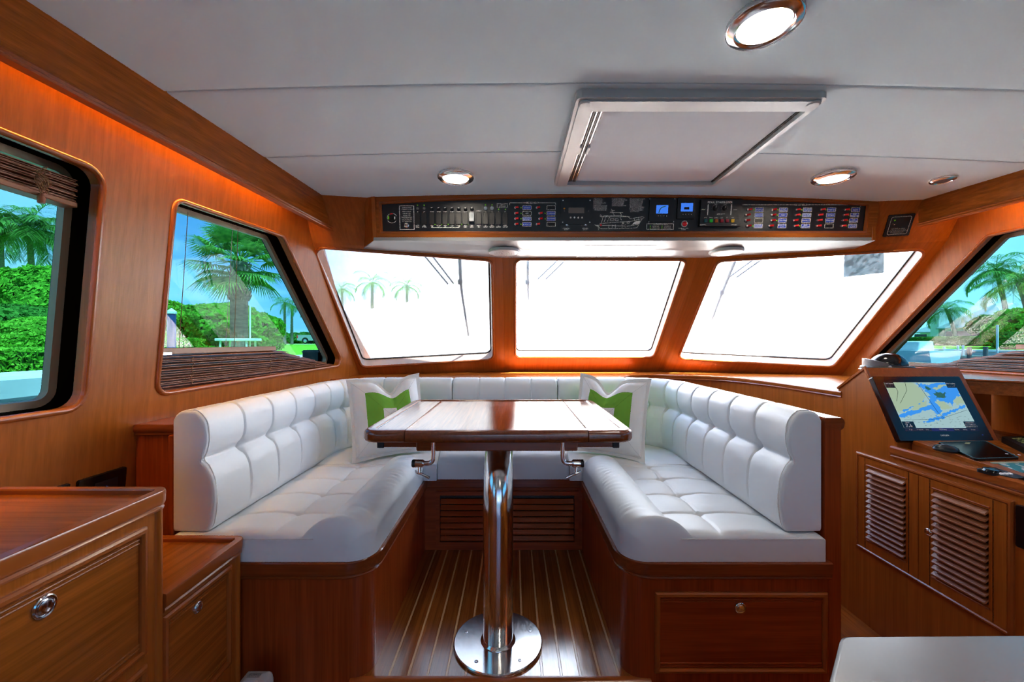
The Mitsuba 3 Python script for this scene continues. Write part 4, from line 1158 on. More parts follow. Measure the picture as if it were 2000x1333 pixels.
# the black panel itself
MP = MC.copy()
MP[:3, 3] -= MC[:3, 2] * 0.014
S = 2.19 / F                                            # one pixel of the photograph in metres on the panel
ep = thing('electrical_panel', 'long black electrical panel with rows of switches, red toggles and labels coloured as lit', 'electrical panel')
add(ep, 'board', ext(pin.buffer(0.004), 0.004, MP, -0.004), 'black_panel', False)
L = lambda x, y: loc(MP, hit(x, y, MP))
ink, glow, blue_on, leds, blues = [], [], [], [], []


def txt(x, y, s, h, sx=1.0, bold=False, bag=None, z=0.0003):
    a = L(x, y)
    (ink if bag is None else bag).append(text_on(MP, a[0], a[1], s, h * S, z, 0.0004, bold, sx))


def line(pts, w=0.5, bag=None):
    (ink if bag is None else bag).append(ext(LineString([L(*p) for p in pts]).buffer(w * S, cap_style='square', join_style='mitre'), 0.0006, MP))


def at(x, y, z=0.0):
    return MP @ TM([*L(x, y), z])


def led(x, y, r=1.35):
    add(ep, 'indicator_lamp', moved(lathe([(0, 0), (r * S, 0), (r * S * 0.9, 0.0012), (r * S * 0.5, 0.002), (0, 0.0022)], 10), at(x, y)), 'led_green', 40)


scene['led_green'] = plastic((0.42, 0.95, 0.05), 0.2)  # bright colour stands in for the glow of the lit lamps
scene['led_amber'] = plastic((0.85, 0.45, 0.02), 0.2)
scene['label_blue'] = plastic((0.02, 0.09, 0.70), 0.25)  # strong blue stands in for the backlight of the labels
scene['label_off'] = plastic((0.012, 0.014, 0.02), 0.25)
scene['text_blue'] = two({'type': 'diffuse', 'reflectance': rgb(0.7, 0.82, 1.0)})
scene['rocker'] = plastic((0.028, 0.029, 0.031), 0.25)
scene['lens_blue'] = plastic((0.42, 0.50, 0.58), 0.1)
scene['lcd_grey'] = plastic((0.36, 0.32, 0.29), 0.2)
scene['screen_blue'] = plastic((0.06, 0.22, 0.75), 0.15)
# battery selector dial
arc = [(765.7 + 9.5 * math.cos(a), 426.4 + 9.5 * math.sin(a)) for a in np.linspace(0.6, 2 * np.pi - 0.5, 30)]
line(arc[:12], 0.35); line(arc[13:21], 0.35); line(arc[23:], 0.35)
add(ep, 'selector_dial', moved(lathe([(0, 0), (7.5 * S, 0), (7.2 * S, 0.003), (3 * S, 0.004), (2.6 * S, 0.012), (0, 0.013)], 28), at(765.7, 426.4)), 'black_gloss', 30)
add(ep, 'dial_marks', cat(ext(sbox(-1.2 * S, -3 * S, 1.2 * S, 3 * S), 0.0006, at(759.3, 426.0, 0.0032)), ext(sbox(-1.2 * S, -0.4 * S, 1.2 * S, 0.4 * S), 0.0006, at(762.6, 425.5, 0.0036))), 'led_green', False)
add(ep, 'dial_marks', ext(sbox(-2.6 * S, -1.4 * S, 2.6 * S, 1.4 * S), 0.0006, at(764.7, 418.2, 0.002)), 'red_plastic', False)
ink.append(ext(sbox(-1.2 * S, -2.6 * S, 1.2 * S, 2.6 * S), 0.0006, at(771.3, 426.0, 0.0036)))
# battery alarm card
line([(780, 402.5), (808, 402.5), (809, 448.5), (781.5, 448.5), (780, 402.5)], 0.5)
for y, s, w in ((406, 'BATTERY HIGH', 1), (409, 'TEMPERATURE ALARM', 0.78), (413.3, 'ENGINE BATTERY', 0.8), (417.2, 'MAIN BATTERY', 0.8), (421, 'GEN. BATTERY', 0.8), (424.7, 'BOW THRUSTER BATTERY', 0.62), (428.5, 'STERN THRUSTER BATTERY', 0.58), (432.4, 'TEST BATTERY TEST', 0.7)):
    txt(794.5, y, s, 1.9, w)
add(ep, 'push_button', moved(lathe([(0, 0), (5.0 * S, 0), (4.8 * S, 0.004), (3.4 * S, 0.005), (3.2 * S, 0.002), (0, 0.0026)], 24), at(794, 440.5)), 'chrome', 30)
# rockers
cols = [815.6, 828.6, 843.7, 856.8, 869.6, 883.0, 896.0, 909.0, 921.4, 935.5, 948.3, 961.0, 973.6, 986.8]
low_txt = [('BATTERY', 'PARALLEL'), ('ALARM', 'TEST RESET'), ('ANCHOR', 'LIGHT'), ('MASTHEAD', 'LIGHT'), ('RUNNING', 'LIGHT'), ('STERN', 'LIGHT'), ('STEAMING', 'LIGHT'), ('ENG RM', 'BLOWER'), ('WIPER', 'WASHER'), ('EMERGENCY', 'LIGHT'), ('FUEL', 'XFER PUMP'), ('MIDDLE', 'BILGE PUMP'), ('LAZ', 'BILGE PUMP'), ('SHOWER', 'SUMP PUMP')]
for i, x in enumerate(cols):
    a = L(x, 427)
    w, h = 4.6 * S, 11 * S
    M = MP @ TM([a[0], a[1], 0])
    add(ep, 'rocker_bezel', pad(-w - 0.5 * S, w + 0.5 * S, -h - 0.8 * S, h + 0.8 * S, 0, 0.0025, 0.001, 0.0008, M, 3), 'black_gloss', 30)
    prof = [(-h, 0.002), (-h, 0.010), (-h * 0.4, 0.0085), (h * 0.3, 0.006), (h, 0.0035), (h, 0.002)] if i != 8 else [(-h * 0.5, 0.002), (-h * 0.5, 0.011), (h, 0.009), (h, 0.002)]
    m = ext(Polygon(prof), 2 * w, None, -w)
    m = moved(m, frm([0, 0, 0], [0, 1, 0], [0, 0, 1]))
    m.apply_translation([0, 0, 0])
    add(ep, 'rocker_switch', moved(m, M), 'rocker' if i != 8 else 'white_plastic', False, label='white rocker switch' if i == 8 else None)
    if i in (0, 1):
        led(x - 0.2, 401); add(ep, 'push_knob', moved(lathe([(0, 0), (2.6 * S, 0), (2.4 * S, 0.005), (0, 0.006)], 16), at(x, 407.5)), 'grey_plastic', 30)
    elif i in (10, 11):
        led(x, 400.5); add(ep, 'push_knob', moved(lathe([(0, 0), (3.9 * S, 0), (3.6 * S, 0.006), (2 * S, 0.008), (0, 0.0085)], 20), at(x, 407.2)), 'lens_blue', 40, label='pale blue lens')
    elif i in (12, 13):
        led(x + 0.3, 409.2)
    elif i != 9:
        add(ep, 'push_knob', moved(lathe([(0, 0), (3.5 * S, 0), (3.4 * S, 0.009), (2.6 * S, 0.012), (0, 0.0125)], 20), at(x + 0.3, 408.5)), 'black_gloss', 40)
        ink.append(ext(Polygon([(-1.8 * S, -0.4 * S), (1.8 * S, 0.9 * S), (1.2 * S, 1.6 * S), (-1.6 * S, 0.5 * S)]), 0.0005, at(x + 0.1, 407.3, 0.0126)))
    txt(x, 414 if i != 9 else 412, 'BREAKER' if 1 < i < 9 else ('EMERGENCY' if i == 9 else 'ON'), 1.9, 0.62)
    txt(x, 440.6, low_txt[i][0], 2.0, 0.55, True)
    txt(x, 443.6, low_txt[i][1], 2.0, 0.55, True)
for x in (849.3, 862.3, 875.0, 901.5, 913.5):
    led(x, 438.8)
line([(844, 441.5), (844, 444.8), (897, 444.8), (897, 441.5)], 0.3)
line([(971, 398), (991, 398), (991, 405.5), (971, 405.5), (971, 398)], 0.3)
txt(981, 400.4, 'SHOWER', 1.9, 0.8); txt(981, 403.3, 'SUMP PUMP', 1.9, 0.8)
# 12 volt block
line([(995.5, 400), (995.5, 396.5), (1030, 396.5)], 0.4); line([(1051, 396.5), (1085, 396.5), (1085, 400)], 0.4)
txt(1040.3, 396.4, 'DC 12 VOLT', 3.0, 1.0, True)


def toggle(x, y, long=True):
    add(ep, 'toggle_nut', moved(lathe([(0, 0), (2.3 * S, 0), (2.2 * S, 0.003), (0, 0.003)], 12), at(x - 2.5, y)), 'steel', 30)
    p = V([[-2.5 * S, 0, 0.003], [0.5 * S, 0.3 * S, 0.010], [3.6 * S, 0.6 * S, 0.016 if not long else 0.012]])
    add(ep, 'toggle', moved(tube(p, [1.5 * S, 1.9 * S, 2.1 * S], 10), at(x, y)), 'red_plastic', 40, label='red toggle')
    ink.append(ext(sbox(-0.5 * S, -1.1 * S, 0.6 * S, 1.1 * S), 0.0006, at(x - 3.2, y, 0.0075)))


def label(x0, x1, y, words, on):
    a, b = L(x0, y), L(x1, y)
    c = (a + b) / 2
    w, h = (b[0] - a[0]) / 2, 4.1 * S
    M = MP @ TM([c[0], c[1], 0])
    ink.append(ext(rounded(sbox(-w, -h, w, h), 0.8 * S).difference(sbox(-w, -h, w, h).buffer(-0.7 * S)), 0.0008, M))
    cl = add(ep, 'circuit_label', ext(sbox(-w + 0.6 * S, -h + 0.6 * S, w - 0.6 * S, h - 0.6 * S), 0.0004, M), 'label_blue' if on and words else 'label_off', False)
    ls = words.split('|') if words else []
    for k, s in enumerate(ls):
        m = meshkit.text_mesh(s, 2.3 * S, 0.0005, True)
        lo, hi = m.bounds
        f = min(1.0, (2 * w - 2.2 * S) / (hi[0] - lo[0]))
        m.apply_translation([-(lo[0] + hi[0]) / 2, -(lo[1] + hi[1]) / 2, 0.0004])
        m.apply_scale([f, 1, 1])
        m.apply_translation([0, (0 if len(ls) == 1 else (1.55 - 3.1 * k) * S), 0])
        add(cl, 'lettering', moved(m, M), 'text_blue', False)


rows12 = [406, 417, 427.6, 438.3]
for y, s, s2 in zip(rows12, ('STEREO', 'VHF', 'NAVIGATION|INSTRUMENT', 'SATELLITE'), ('', 'CAMERAS', 'NETWORK', '')):
    toggle(1009, y); led(1017.6, y); label(1020.5, 1037.8, y, s, s != 'VHF')
    toggle(1051 if not s2 else 1056, y)
    if s2:
        led(1064.8, y)
    label(1067.8, 1085, y, s2, bool(s2))
# tank monitor and its two toggles
tmn = thing('tank_monitor', 'small black monitor with a grey window and four white buttons in the electrical panel', 'monitor')
add(tmn, 'case', pad(*(lambda a, b: (a[0], b[0], a[1], b[1]))(L(1094, 438.5), L(1154, 387.5)), 0.0003, 0.004, 0.002, 0.001, MP), 'black_panel', 30)
add(tmn, 'window', pad(*(lambda a, b: (a[0], b[0], a[1], b[1]))(L(1110, 417), L(1141, 406)), 0.004, 0.0052, 0.001, 0.0004, MP), 'lcd_grey', 30)
for x, y in ((1099.3, 392.2), (1152.4, 392.0), (1098.8, 434.8), (1151.6, 434.8)):
    add(tmn, 'screw', moved(lathe([(0, 0), (1.5 * S, 0), (1.3 * S, 0.0012), (0, 0.0014)], 10), at(x, y, 0.004)), 'steel', 30)
for x in (1114.4, 1121.8, 1129.2, 1136.5):
    add(tmn, 'button', moved(lathe([(0, 0), (1.7 * S, 0), (1.5 * S, 0.0018), (0, 0.002)], 12), at(x, 425.5, 0.004)), 'ink_white', 30)
add(tmn, 'lamp', moved(lathe([(0, 0), (1.7 * S, 0), (1.2 * S, 0.0018), (0, 0.002)], 12), at(1102, 408, 0.004)), 'led_amber', 30, label='amber lamp')
for x in (1102.3, 1148.8):
    add(tmn, 'button', moved(lathe([(0, 0), (1.5 * S, 0), (1.3 * S, 0.0012), (0, 0.0014)], 10), at(x, 412.5, 0.004)), 'grey_plastic', 30)
for x, s in ((1107, 'ANCHOR LIGHT'), (1144, 'DECK LIGHT')):
    add(ep, 'lever_switch', cat(moved(lathe([(0, 0), (2.2 * S, 0), (2 * S, 0.003), (0, 0.003)], 12), at(x, 439.8)), moved(tube(V([[0, 0, 0.002], [0.6 * S, -0.8 * S, 0.014]]), [1.0 * S, 1.4 * S], 8), at(x, 439.8))), 'chrome', 30)
    txt(x - 1, 446.4, s, 1.9, 0.75, True); txt(x - 1, 448.6, 'SWITCH', 1.9, 0.75, True)
# printed legends
for x0, y0, rows in ((1159, 388.6, ['1 ANCHOR LIGHT', '2 MASTHEAD LIGHT', '3 PORT RUN LIGHT', '4 STARBOARD RUN LIGHT', '5 STERN LIGHT', '6 MIDDLE FWD BILGE PUMP', '7 MIDDLE AFT BILGE PUMP', '8 ENG RM FWD BILGE PUMP', '9 ENG RM AFT BILGE PUMP']),
                     (1195, 388.6, ['10 LAZARETTE BILGE PUMP', '11 SHOWER SUMP BILGE PUMP', '12 FORWARD BILGE PUMP', '13 SHOWER SUMP PUMP', '14 FRESH WATER PUMP', '15 GREY WATER SUMP PUMP']),
                     (1229.5, 388.8, ['16 HI-TEMP ALARM ENG. ROOM', '17 PORT M/ EXHAUST TEMP', '18 STBD M/ EXHAUST TEMP', '19 ENG RM M/I DOOR FWD', '20 ENG RM M/I DOOR AFT', '21 HIGH WATER MIDDLE', '22 HIGH WATER ENG RM FWD', '23 HIGH WATER ENG RM AFT', '24 HIGH WATER LAZARETTE', '25 TRANSOM DOOR'])):
    for k, s in enumerate(rows):
        m = meshkit.text_mesh(s, 1.75 * S, 0.0004)
        w = m.bounds[1][0] - m.bounds[0][0]
        f = min(0.8, 31 * S / w)
        m.apply_scale([f, 1, 1])
        a = L(x0, y0 + k * 2.72)
        m.apply_translation([a[0], a[1] - 0.9 * S, 0.0002])
        ink.append(moved(m, MP))
# line drawing of the boat with its lamps
prof = [[(1168, 441), (1172, 447), (1200, 447), (1236, 446), (1244, 445), (1254, 428), (1258, 425)], [(1172, 437), (1200, 434.5), (1230, 433), (1254, 427.5)], [(1166, 440), (1200, 441), (1225, 442), (1246, 439)], [(1175, 434.5), (1178, 422), (1210, 421.5), (1226, 423), (1231, 427.5)], [(1172, 422), (1174, 423.5), (1230, 423.5)], [(1183, 424), (1180, 433.5)], [(1191, 424), (1186, 433)],
        [(1192, 427.5), (1199, 427.5), (1199, 431.5), (1192, 431.5), (1192, 427.5)], [(1202, 427.5), (1207, 427.5), (1207, 431.5), (1202, 431.5), (1202, 427.5)], [(1211, 424), (1214, 431)], [(1192, 415.4), (1216, 415.4)], [(1197, 416), (1200, 421)], [(1211, 416), (1214, 420)], [(1194, 408.5), (1197, 414)], [(1193, 412.5), (1200, 411.5)], [(1215, 434.5), (1219, 434.5), (1219, 437), (1215, 437), (1215, 434.5)], [(1225, 433.5), (1229, 433.5), (1229, 436.5), (1225, 436.5), (1225, 433.5)],
        [(1231, 427.5), (1256, 423.5)], [(1238, 426.5), (1240, 431)], [(1246, 425.3), (1248, 430)], [(1162, 439.5), (1168, 443), (1169, 449)], [(1173, 419.5), (1176, 424.5)]]
for p in prof:
    line(p, 0.33)
for x in (1189, 1195.5, 1202, 1215, 1221):
    line([(x, 439), (x, 445.5)], 0.3)
ink.append(ext(Polygon([L(1233, 439.5), L(1240, 433), L(1251, 431.2), L(1248, 437)]), 0.0004, MP))
add(ep, 'warning_lamp', moved(lathe([(0, 0), (2.0 * S, 0), (1.6 * S, 0.0015), (0, 0.002)], 12), at(1173.6, 439.8)), 'red_plastic', 30, label='red lamp on the boat drawing')
# two blue displays
for nm, b, sc, by, lab in (('engine_display', (1266, 434.5, 1317, 388), (1280, 418, 1304, 401.5), 422.6, 'square display with a curve on its blue screen, over a box of four green lamps'), ('heading_display', (1320.5, 428.5, 1358, 386.5), (1328, 414, 1352.4, 397.5), 419.5, 'square display with a blue screen above the red button')):
    dsp = thing(nm, lab, 'display')
    a, c = L(b[0], b[1]), L(b[2], b[3])
    add(dsp, 'case', pad(a[0], c[0], a[1], c[1], 0.0003, 0.010, 0.005, 0.003, MP), 'black_panel', 30)
    a, c = L(sc[0], sc[1]), L(sc[2], sc[3])
    add(dsp, 'screen', pad(a[0], c[0], a[1], c[1], 0.010, 0.0108, 0.0006, 0.0002, MP), 'screen_blue', 30, emit=tuple(SCREEN * v for v in (0.04, 0.18, 0.75)))
    if nm == 'engine_display':
        g = LineString([L(1285.5, 416), L(1287, 411), L(1290, 407), L(1294, 405), L(1298, 404)]).buffer(0.8 * S)
        add(dsp, 'screen_curve', ext(g, 0.0004, MP, 0.0109), 'chart_green', False)
        for x, y in ((1268.5, 389.3), (1316.7, 389.3), (1266.3, 433.6), (1314, 433.6)):
            add(dsp, 'screw', moved(lathe([(0, 0), (1.3 * S, 0), (1.1 * S, 0.0012), (0, 0.0014)], 10), at(x, y, 0.0075)), 'steel', 30)
    else:
        g = sbox(*L(1334.5, 410), *L(1344.5, 405.5))
        add(dsp, 'screen_block', ext(g, 0.0004, MP, 0.0109), 'label_off', False)
    txm = (b[0] + b[2]) / 2
    for k in (-8, -3, 3, 8):
        add(dsp, 'button', moved(lathe([(0, 0), (1.9 * S, 0), (1.7 * S, 0.0016), (0, 0.0018)], 12), at((sc[0] + sc[2]) / 2 + k, by, 0.010)), 'black_gloss', 30)
        ink.append(ext(Point(0, 0).buffer(0.7 * S), 0.0004, at((sc[0] + sc[2]) / 2 + k, by, 0.0119)))
line([(1263.5, 437.3), (1315.5, 437.3), (1315, 448.3), (1263, 448.3), (1263.5, 437.3)], 0.4)
txt(1290, 439.0, 'BILGE PUMP MANUAL SWITCH', 1.8, 0.75)
for x, y, s in ((1270, 442.2, 'PORT ENG ALARM'), (1270, 445.6, 'PORT ENG EXHAUST'), (1293, 442.2, 'STBD ENG ALARM'), (1293, 445.6, 'STBD ENG EXHAUST')):
    led(x, y, 1.2)
    txt(x + 10.5, y, s, 1.8, 0.62)
rb = add(ep, 'alarm_button', moved(lathe([(0, 0), (6.4 * S, 0), (6.3 * S, 0.004), (5.0 * S, 0.005), (4.9 * S, 0.002), (0, 0.002)], 28), at(1336.5, 437.6)), 'white_plastic', 30, label='white ringed red button')
add(rb, 'cap', moved(lathe([(0, 0), (4.7 * S, 0), (4.4 * S, 0.006), (2 * S, 0.008), (0, 0.0082)], 24), at(1336.5, 437.6, 0.002)), 'red_plastic', 40)
txt(1335, 446.2, 'EMERGENCY STOP', 1.9, 0.8); txt(1335, 448.8, 'ENGINE', 1.9, 0.8)
# roll stabilizer unit
rs = thing('roll_stabilizer_unit', 'raised black control box with a row of coloured square buttons, set in the electrical panel', 'control box')
a, c = L(1363, 443.5), L(1447, 390.5)
add(rs, 'box', pad(a[0], c[0], a[1], c[1], 0.0003, 0.020, 0.003, 0.003, MP), 'black_panel', 30)
MR_ = MP @ TM([0, 0, 0.020])
LR = lambda x, y: loc(MR_, hit(x, y, MR_))
rt = [text_on(MR_, *LR(1406.5, 395.2), 'ROLL STABILIZER', 3.4 * S, 0, 0.0004, True, 1.18), text_on(MR_, *LR(1408, 418.4), 'SENSITIVITY', 1.8 * S, 0, 0.0004), text_on(MR_, *LR(1374, 409.5), 'PORT', 1.9 * S, 0, 0.0004), text_on(MR_, *LR(1436, 410), 'STBD', 1.9 * S, 0, 0.0004),
      text_on(MR_, *LR(1398, 399.3), 'BIAS', 1.4 * S, 0, 0.0004), text_on(MR_, *LR(1416, 399.3), 'SENS', 1.4 * S, 0, 0.0004), text_on(MR_, *LR(1373.5, 439.2), 'CONTROL', 1.9 * S, 0, 0.0004, True), text_on(MR_, *LR(1433.5, 439.2), 'SYSTEM', 1.9 * S, 0, 0.0004, True)]
for x in (1382.5, 1428):
    rt.append(ext(sbox(-0.9 * S, -10 * S, 0.9 * S, 10 * S), 0.0005, MR_ @ TM([*LR(x, 410), 0])))
for x in (1396.5, 1415):
    for k in np.linspace(-2.2, 2.2, 9):
        rt.append(ext(Point(0, 0).buffer(0.35 * S, quad_segs=2), 0.0005, MR_ @ TM([LR(x, 407)[0] + 5.8 * S * math.sin(k), LR(x, 407)[1] + 5.8 * S * math.cos(k), 0])))
    kn = add(rs, 'dial_knob', moved(lathe([(0, 0), (4.4 * S, 0), (3.9 * S, 0.009), (3.2 * S, 0.011), (0, 0.011)], 20), MR_ @ TM([*LR(x, 407), 0])), 'black_gloss', 30)
    rt.append(ext(sbox(-0.3 * S, 0.5 * S, 0.3 * S, 3.2 * S), 0.0004, MR_ @ TM([*LR(x, 407), 0.011])))
for k, s in enumerate(('DOWN', 'NORMAL', 'CENTER', 'PORT', 'STBD', 'ALARM')):
    rt.append(text_on(MR_, *LR(1378 + 10.5 * k, 425.4), s, 1.5 * S, 0, 0.0004, False, 0.8))
add(rs, 'lettering', cat(rt), 'ink_white', False, label='white lettering', kind='stuff')
for x, col in ((1378, 'button_teal'), (1388.6, 'button_green'), (1399, 'button_orange'), (1409.6, 'button_red'), (1420, 'button_red'), (1430.6, 'button_yellow')):
    p = LR(x, 431.5)
    add(rs, 'button', pad(p[0] - 3 * S, p[0] + 3 * S, p[1] - 3.1 * S, p[1] + 3.1 * S, 0, 0.006, 0.001, 0.001, MR_, 3), col, 30)
for nm, col in (('teal', (0.01, 0.14, 0.18)), ('green', (0.03, 0.80, 0.10)), ('orange', (0.60, 0.20, 0.02)), ('red', (0.45, 0.01, 0.05)), ('yellow', (0.90, 0.66, 0.01))):
    scene['button_' + nm] = plastic(col, 0.15)
# 24 volt block
line([(1448, 403.5), (1448, 400.2), (1553, 400.2)], 0.4); line([(1575, 400.2), (1680.5, 400.2), (1680.5, 403.5)], 0.4)
txt(1564, 400.4, 'DC 24 VOLT', 3.0, 1.0, True)
names24 = [['AUTOPILOT', 'AIR HORN', '', 'ENGINE|CONTROLLER'], ['STERN|THRUSTER', 'HORN', 'TRIM TABS', 'NAVIGATION|LTG'], ['PORT ENGINE|CONTROL', 'STBD ENGINE|CONTROL', 'SEARCH LITE', 'BOW|THRUSTER'], ['STABILIZER', 'WIPERS', 'WINDLASS', ''], ['RADIO', 'N/W|MONITOR', 'E/R|MONITOR', 'STBD ENG|ALARM']]
for ci, (tx, lx, b0, b1) in enumerate(((1463, 1472, 1474.3, 1491.2), (1510.5, 1518.7, 1521.5, 1538.3), (1557.5, 1565.6, 1568.2, 1585.6), (1605, 1612.6, 1615.3, 1632.5), (1652, 1659.4, 1662.6, 1679.4))):
    for ri, y in enumerate((410, 420.4, 431, 441.7)):
        dx = (-0.6 - 0.35 * ci) * ri
        on = not ((ci == 0 and ri in (2,)) or (ci == 3 and ri in (1, 2, 3)) or (ci == 0 and ri == 1) or (ci == 1 and ri == 3) or (ci == 2 and ri == 2))
        toggle(tx + dx - (0 if on else 3), y, on)
        if on:
            led(lx + dx, y)
        label(b0 + dx, b1 + dx, y, names24[ci][ri], True)
add(ep, 'lettering', cat(ink), 'ink_white', False, label='white printed lettering and lines', kind='stuff')

# small black alarm panel on the raked wood beside the console
ap = thing('alarm_panel', 'small square black alarm panel on the raked teak beside the overhead console', 'panel')
q = local(MU3, [(1733, 420.5), (1784.5, 417), (1776, 459), (1725.5, 462.5)])
ax0, ax1, ay0, ay1 = (q[0][0] + q[3][0]) / 2, (q[1][0] + q[2][0]) / 2, (q[2][1] + q[3][1]) / 2, (q[0][1] + q[1][1]) / 2
add(ap, 'plate', pad(ax0, ax1, ay0, ay1, 0, 0.008, 0.003, 0.002, MU3), 'black_panel', 30)
MA = MU3 @ TM([(ax0 + ax1) / 2, (ay0 + ay1) / 2, 0.0081])
w, h = (ax1 - ax0) / 2, (ay1 - ay0) / 2
rr = rounded(sbox(-w * 0.78, -h * 0.84, w * 0.80, h * 0.84), 0.010)
pr = [ext(rr.difference(rr.buffer(-0.003)), 0.0005, MA), text_on(MA, 0, -h * 0.28, 'SMOKE ALARM', 0.006, 0, 0.0004)]
for k in range(4):
    pr.append(text_on(MA, 0, -h * (0.42 + 0.10 * k), ('PRESS SWITCH TO TEST', 'ALARM SOUNDS WHEN SMOKE', 'IS DETECTED IN THE', 'ENGINE ROOM')[k], 0.0042, 0, 0.0004))
add(ap, 'lettering', cat(pr), 'grey_ink', False, label='grey lettering and outline', kind='stuff')
add(ap, 'indicator_lamp', moved(lathe([(0, 0), (0.0042, 0), (0.003, 0.002), (0, 0.0025)], 12), MA @ TM([-w * 0.45, h * 0.5, 0])), 'led_green', 30, label='green lamp')
add(ap, 'test_switch', moved(lathe([(0, 0), (0.006, 0), (0.004, 0.005), (0.003, 0.010), (0, 0.011)], 12), MA @ TM([-w * 0.47, h * 0.16, 0])), 'steel', 30)
scene['grey_ink'] = two({'type': 'diffuse', 'reflectance': rgb(0.4, 0.41, 0.43)})

# ------------------------------------------------------------------ ceiling fixtures
hx0, hx1, hy0, hy1 = 0.197, 0.982, 1.272, 1.995
ha = thing('roof_hatch', 'white framed roof hatch in the ceiling closed by a pale pull-out shade', 'hatch')
ho, hi_ = rounded(sbox(hx0, hy0, hx1, hy1), 0.02), sbox(0.256, 1.34, 0.956, 1.965)
prof = [(0.0, 1.818), (0.0, 1.797), (0.004, 1.789), (0.012, 1.785)]
add(ha, 'frame', cat(ext(ho.difference(hi_), 0.028, None, 1.791), ext(ho.buffer(-0.012).difference(hi_), 0.008, None, 1.785)), 'white_plastic', False)
for (x, y) in ((hx0 + 0.03, hy0 + 0.03), (hx1 - 0.03, hy0 + 0.03)):
    add(ha, 'corner_cap', lathe([(0, -0.003), (0.016, -0.003), (0.021, 0.0), (0.021, 0.004), (0, 0.004)], 28, TM([x, y, 1.785])), 'white_plastic', 30)
n = 40
gx, gy = np.meshgrid(np.linspace(0.300, 0.955, n), np.linspace(1.342, 1.963, n))
gz = 1.803 - 0.0035 * np.sin((gx - 0.3) / 0.655 * np.pi) + 0.0022 * np.exp(-(gx - 0.30) / 0.12) * np.sin(gy * 70 + 2 * np.sin(gy * 23))
add(ha, 'shade', tm(np.stack([gx, gy, gz], -1).reshape(-1, 3), [[j * n + i, j * n + i + 1, (j + 1) * n + i + 1, (j + 1) * n + i] for j in range(n - 1) for i in range(n - 1)]), 'shade', True, label='pale pull-out shade')
add(ha, 'backing', rbox(0.25, 0.96, 1.335, 1.97, 1.808, 1.812, 0.001), 'white_plastic', False)
for x, m in ((0.262, 'steel'), (0.270, 'black_rubber'), (0.279, 'steel'), (0.286, 'black_rubber'), (0.294, 'steel')):
    add(ha, 'track', rbox(x - 0.0032, x + 0.0032, 1.342, 1.963, 1.799, 1.806, 0.001), m, False)
add(ha, 'edge_seal', rbox(0.946, 0.954, 1.342, 1.963, 1.797, 1.803, 0.001), 'black_rubber', False)
for x in (0.262, 0.296):
    add(ha, 'slider', rbox(x - 0.006, x + 0.006, 1.60, 1.66, 1.790, 1.800, 0.002), 'white_plastic', False)


def downlight(x, y, r, label, lit=True, key=None):
    d = thing('downlight', label, 'ceiling light', 'chrome ceiling downlights')
    M = TM([x, y, Zc(x) - 0.001])
    k = r / 0.085
    add(d, 'rim', lathe([(0.056 * k, -0.010 * k), (0.060 * k, -0.017 * k), (0.066 * k, -0.0195 * k), (0.080 * k, -0.0150 * k), (0.0845 * k, -0.0105 * k), (0.085 * k, -0.004 * k), (0.085 * k, 0.0), (0.056 * k, 0.0)][::-1] if False else [(0.056 * k, 0.0), (0.056 * k, -0.010 * k), (0.060 * k, -0.017 * k), (0.066 * k, -0.0195 * k), (0.080 * k, -0.0150 * k), (0.0845 * k, -0.0105 * k), (0.085 * k, -0.004 * k), (0.085 * k, 0.002)], 56, M), 'chrome', 40, label='chrome rim')
    a = np.linspace(0, 2 * np.pi, 40, endpoint=False)
    v = np.vstack([np.c_[0.058 * k * np.cos(a), 0.058 * k * np.sin(a), np.full(40, -0.0145 * k)], [[0, 0, -0.0145 * k]]])
    add(d, 'lens', moved(tm(v, [[40, (i + 1) % 40, i] for i in range(40)]), M), 'white_plastic' if lit else 'white_trim', False, label='glowing lens' if lit else 'unlit grey lens', emit=(LAMP, LAMP * 0.88, LAMP * 0.72) if lit else None)
    return d


downlight(0.613, 1.003, 0.085, 'largest looking lit chrome downlight, at the top edge of the view')
downlight(-0.272, 1.925, 0.085, 'lit chrome downlight before the overhead console, on the side-window side of the hatch')
downlight(1.474, 1.890, 0.085, 'lit chrome downlight between the roof hatch and the helm side')
downlight(1.970, 1.880, 0.046, 'small unlit chrome spot in the ceiling above the alarm panel', False)
for x, y in ((0.62, -0.9),):  # unseen lamp added behind the viewer to brighten the interior
    downlight(x, y, 0.085, 'lit chrome downlight in the saloon ceiling behind the viewer')

# ------------------------------------------------------------------ slatted blinds
WL = lambda y, z, d: V([wallL(y, z) - d, y, z])


def slat(M_wall, y0, y1, z, d, width, tilt, sag=0.0):
    """One slat along a side wall, d outboard of it."""
    n = 7
    ys = np.linspace(y0, y1, n)
    rings = []
    for i, y in enumerate(ys):
        x = M_wall(y, z)
        x = x - d if M_wall is wallL else x + d
        zz = z + sag * math.sin(math.pi * i / (n - 1))
        c, s = math.cos(tilt) * width / 2, math.sin(tilt) * width / 2
        rings.append([[x - c, y, zz - s - 0.001], [x + c, y, zz + s - 0.001], [x + c, y, zz + s + 0.001], [x - c, y, zz - s + 0.001]])
    return loft(rings)


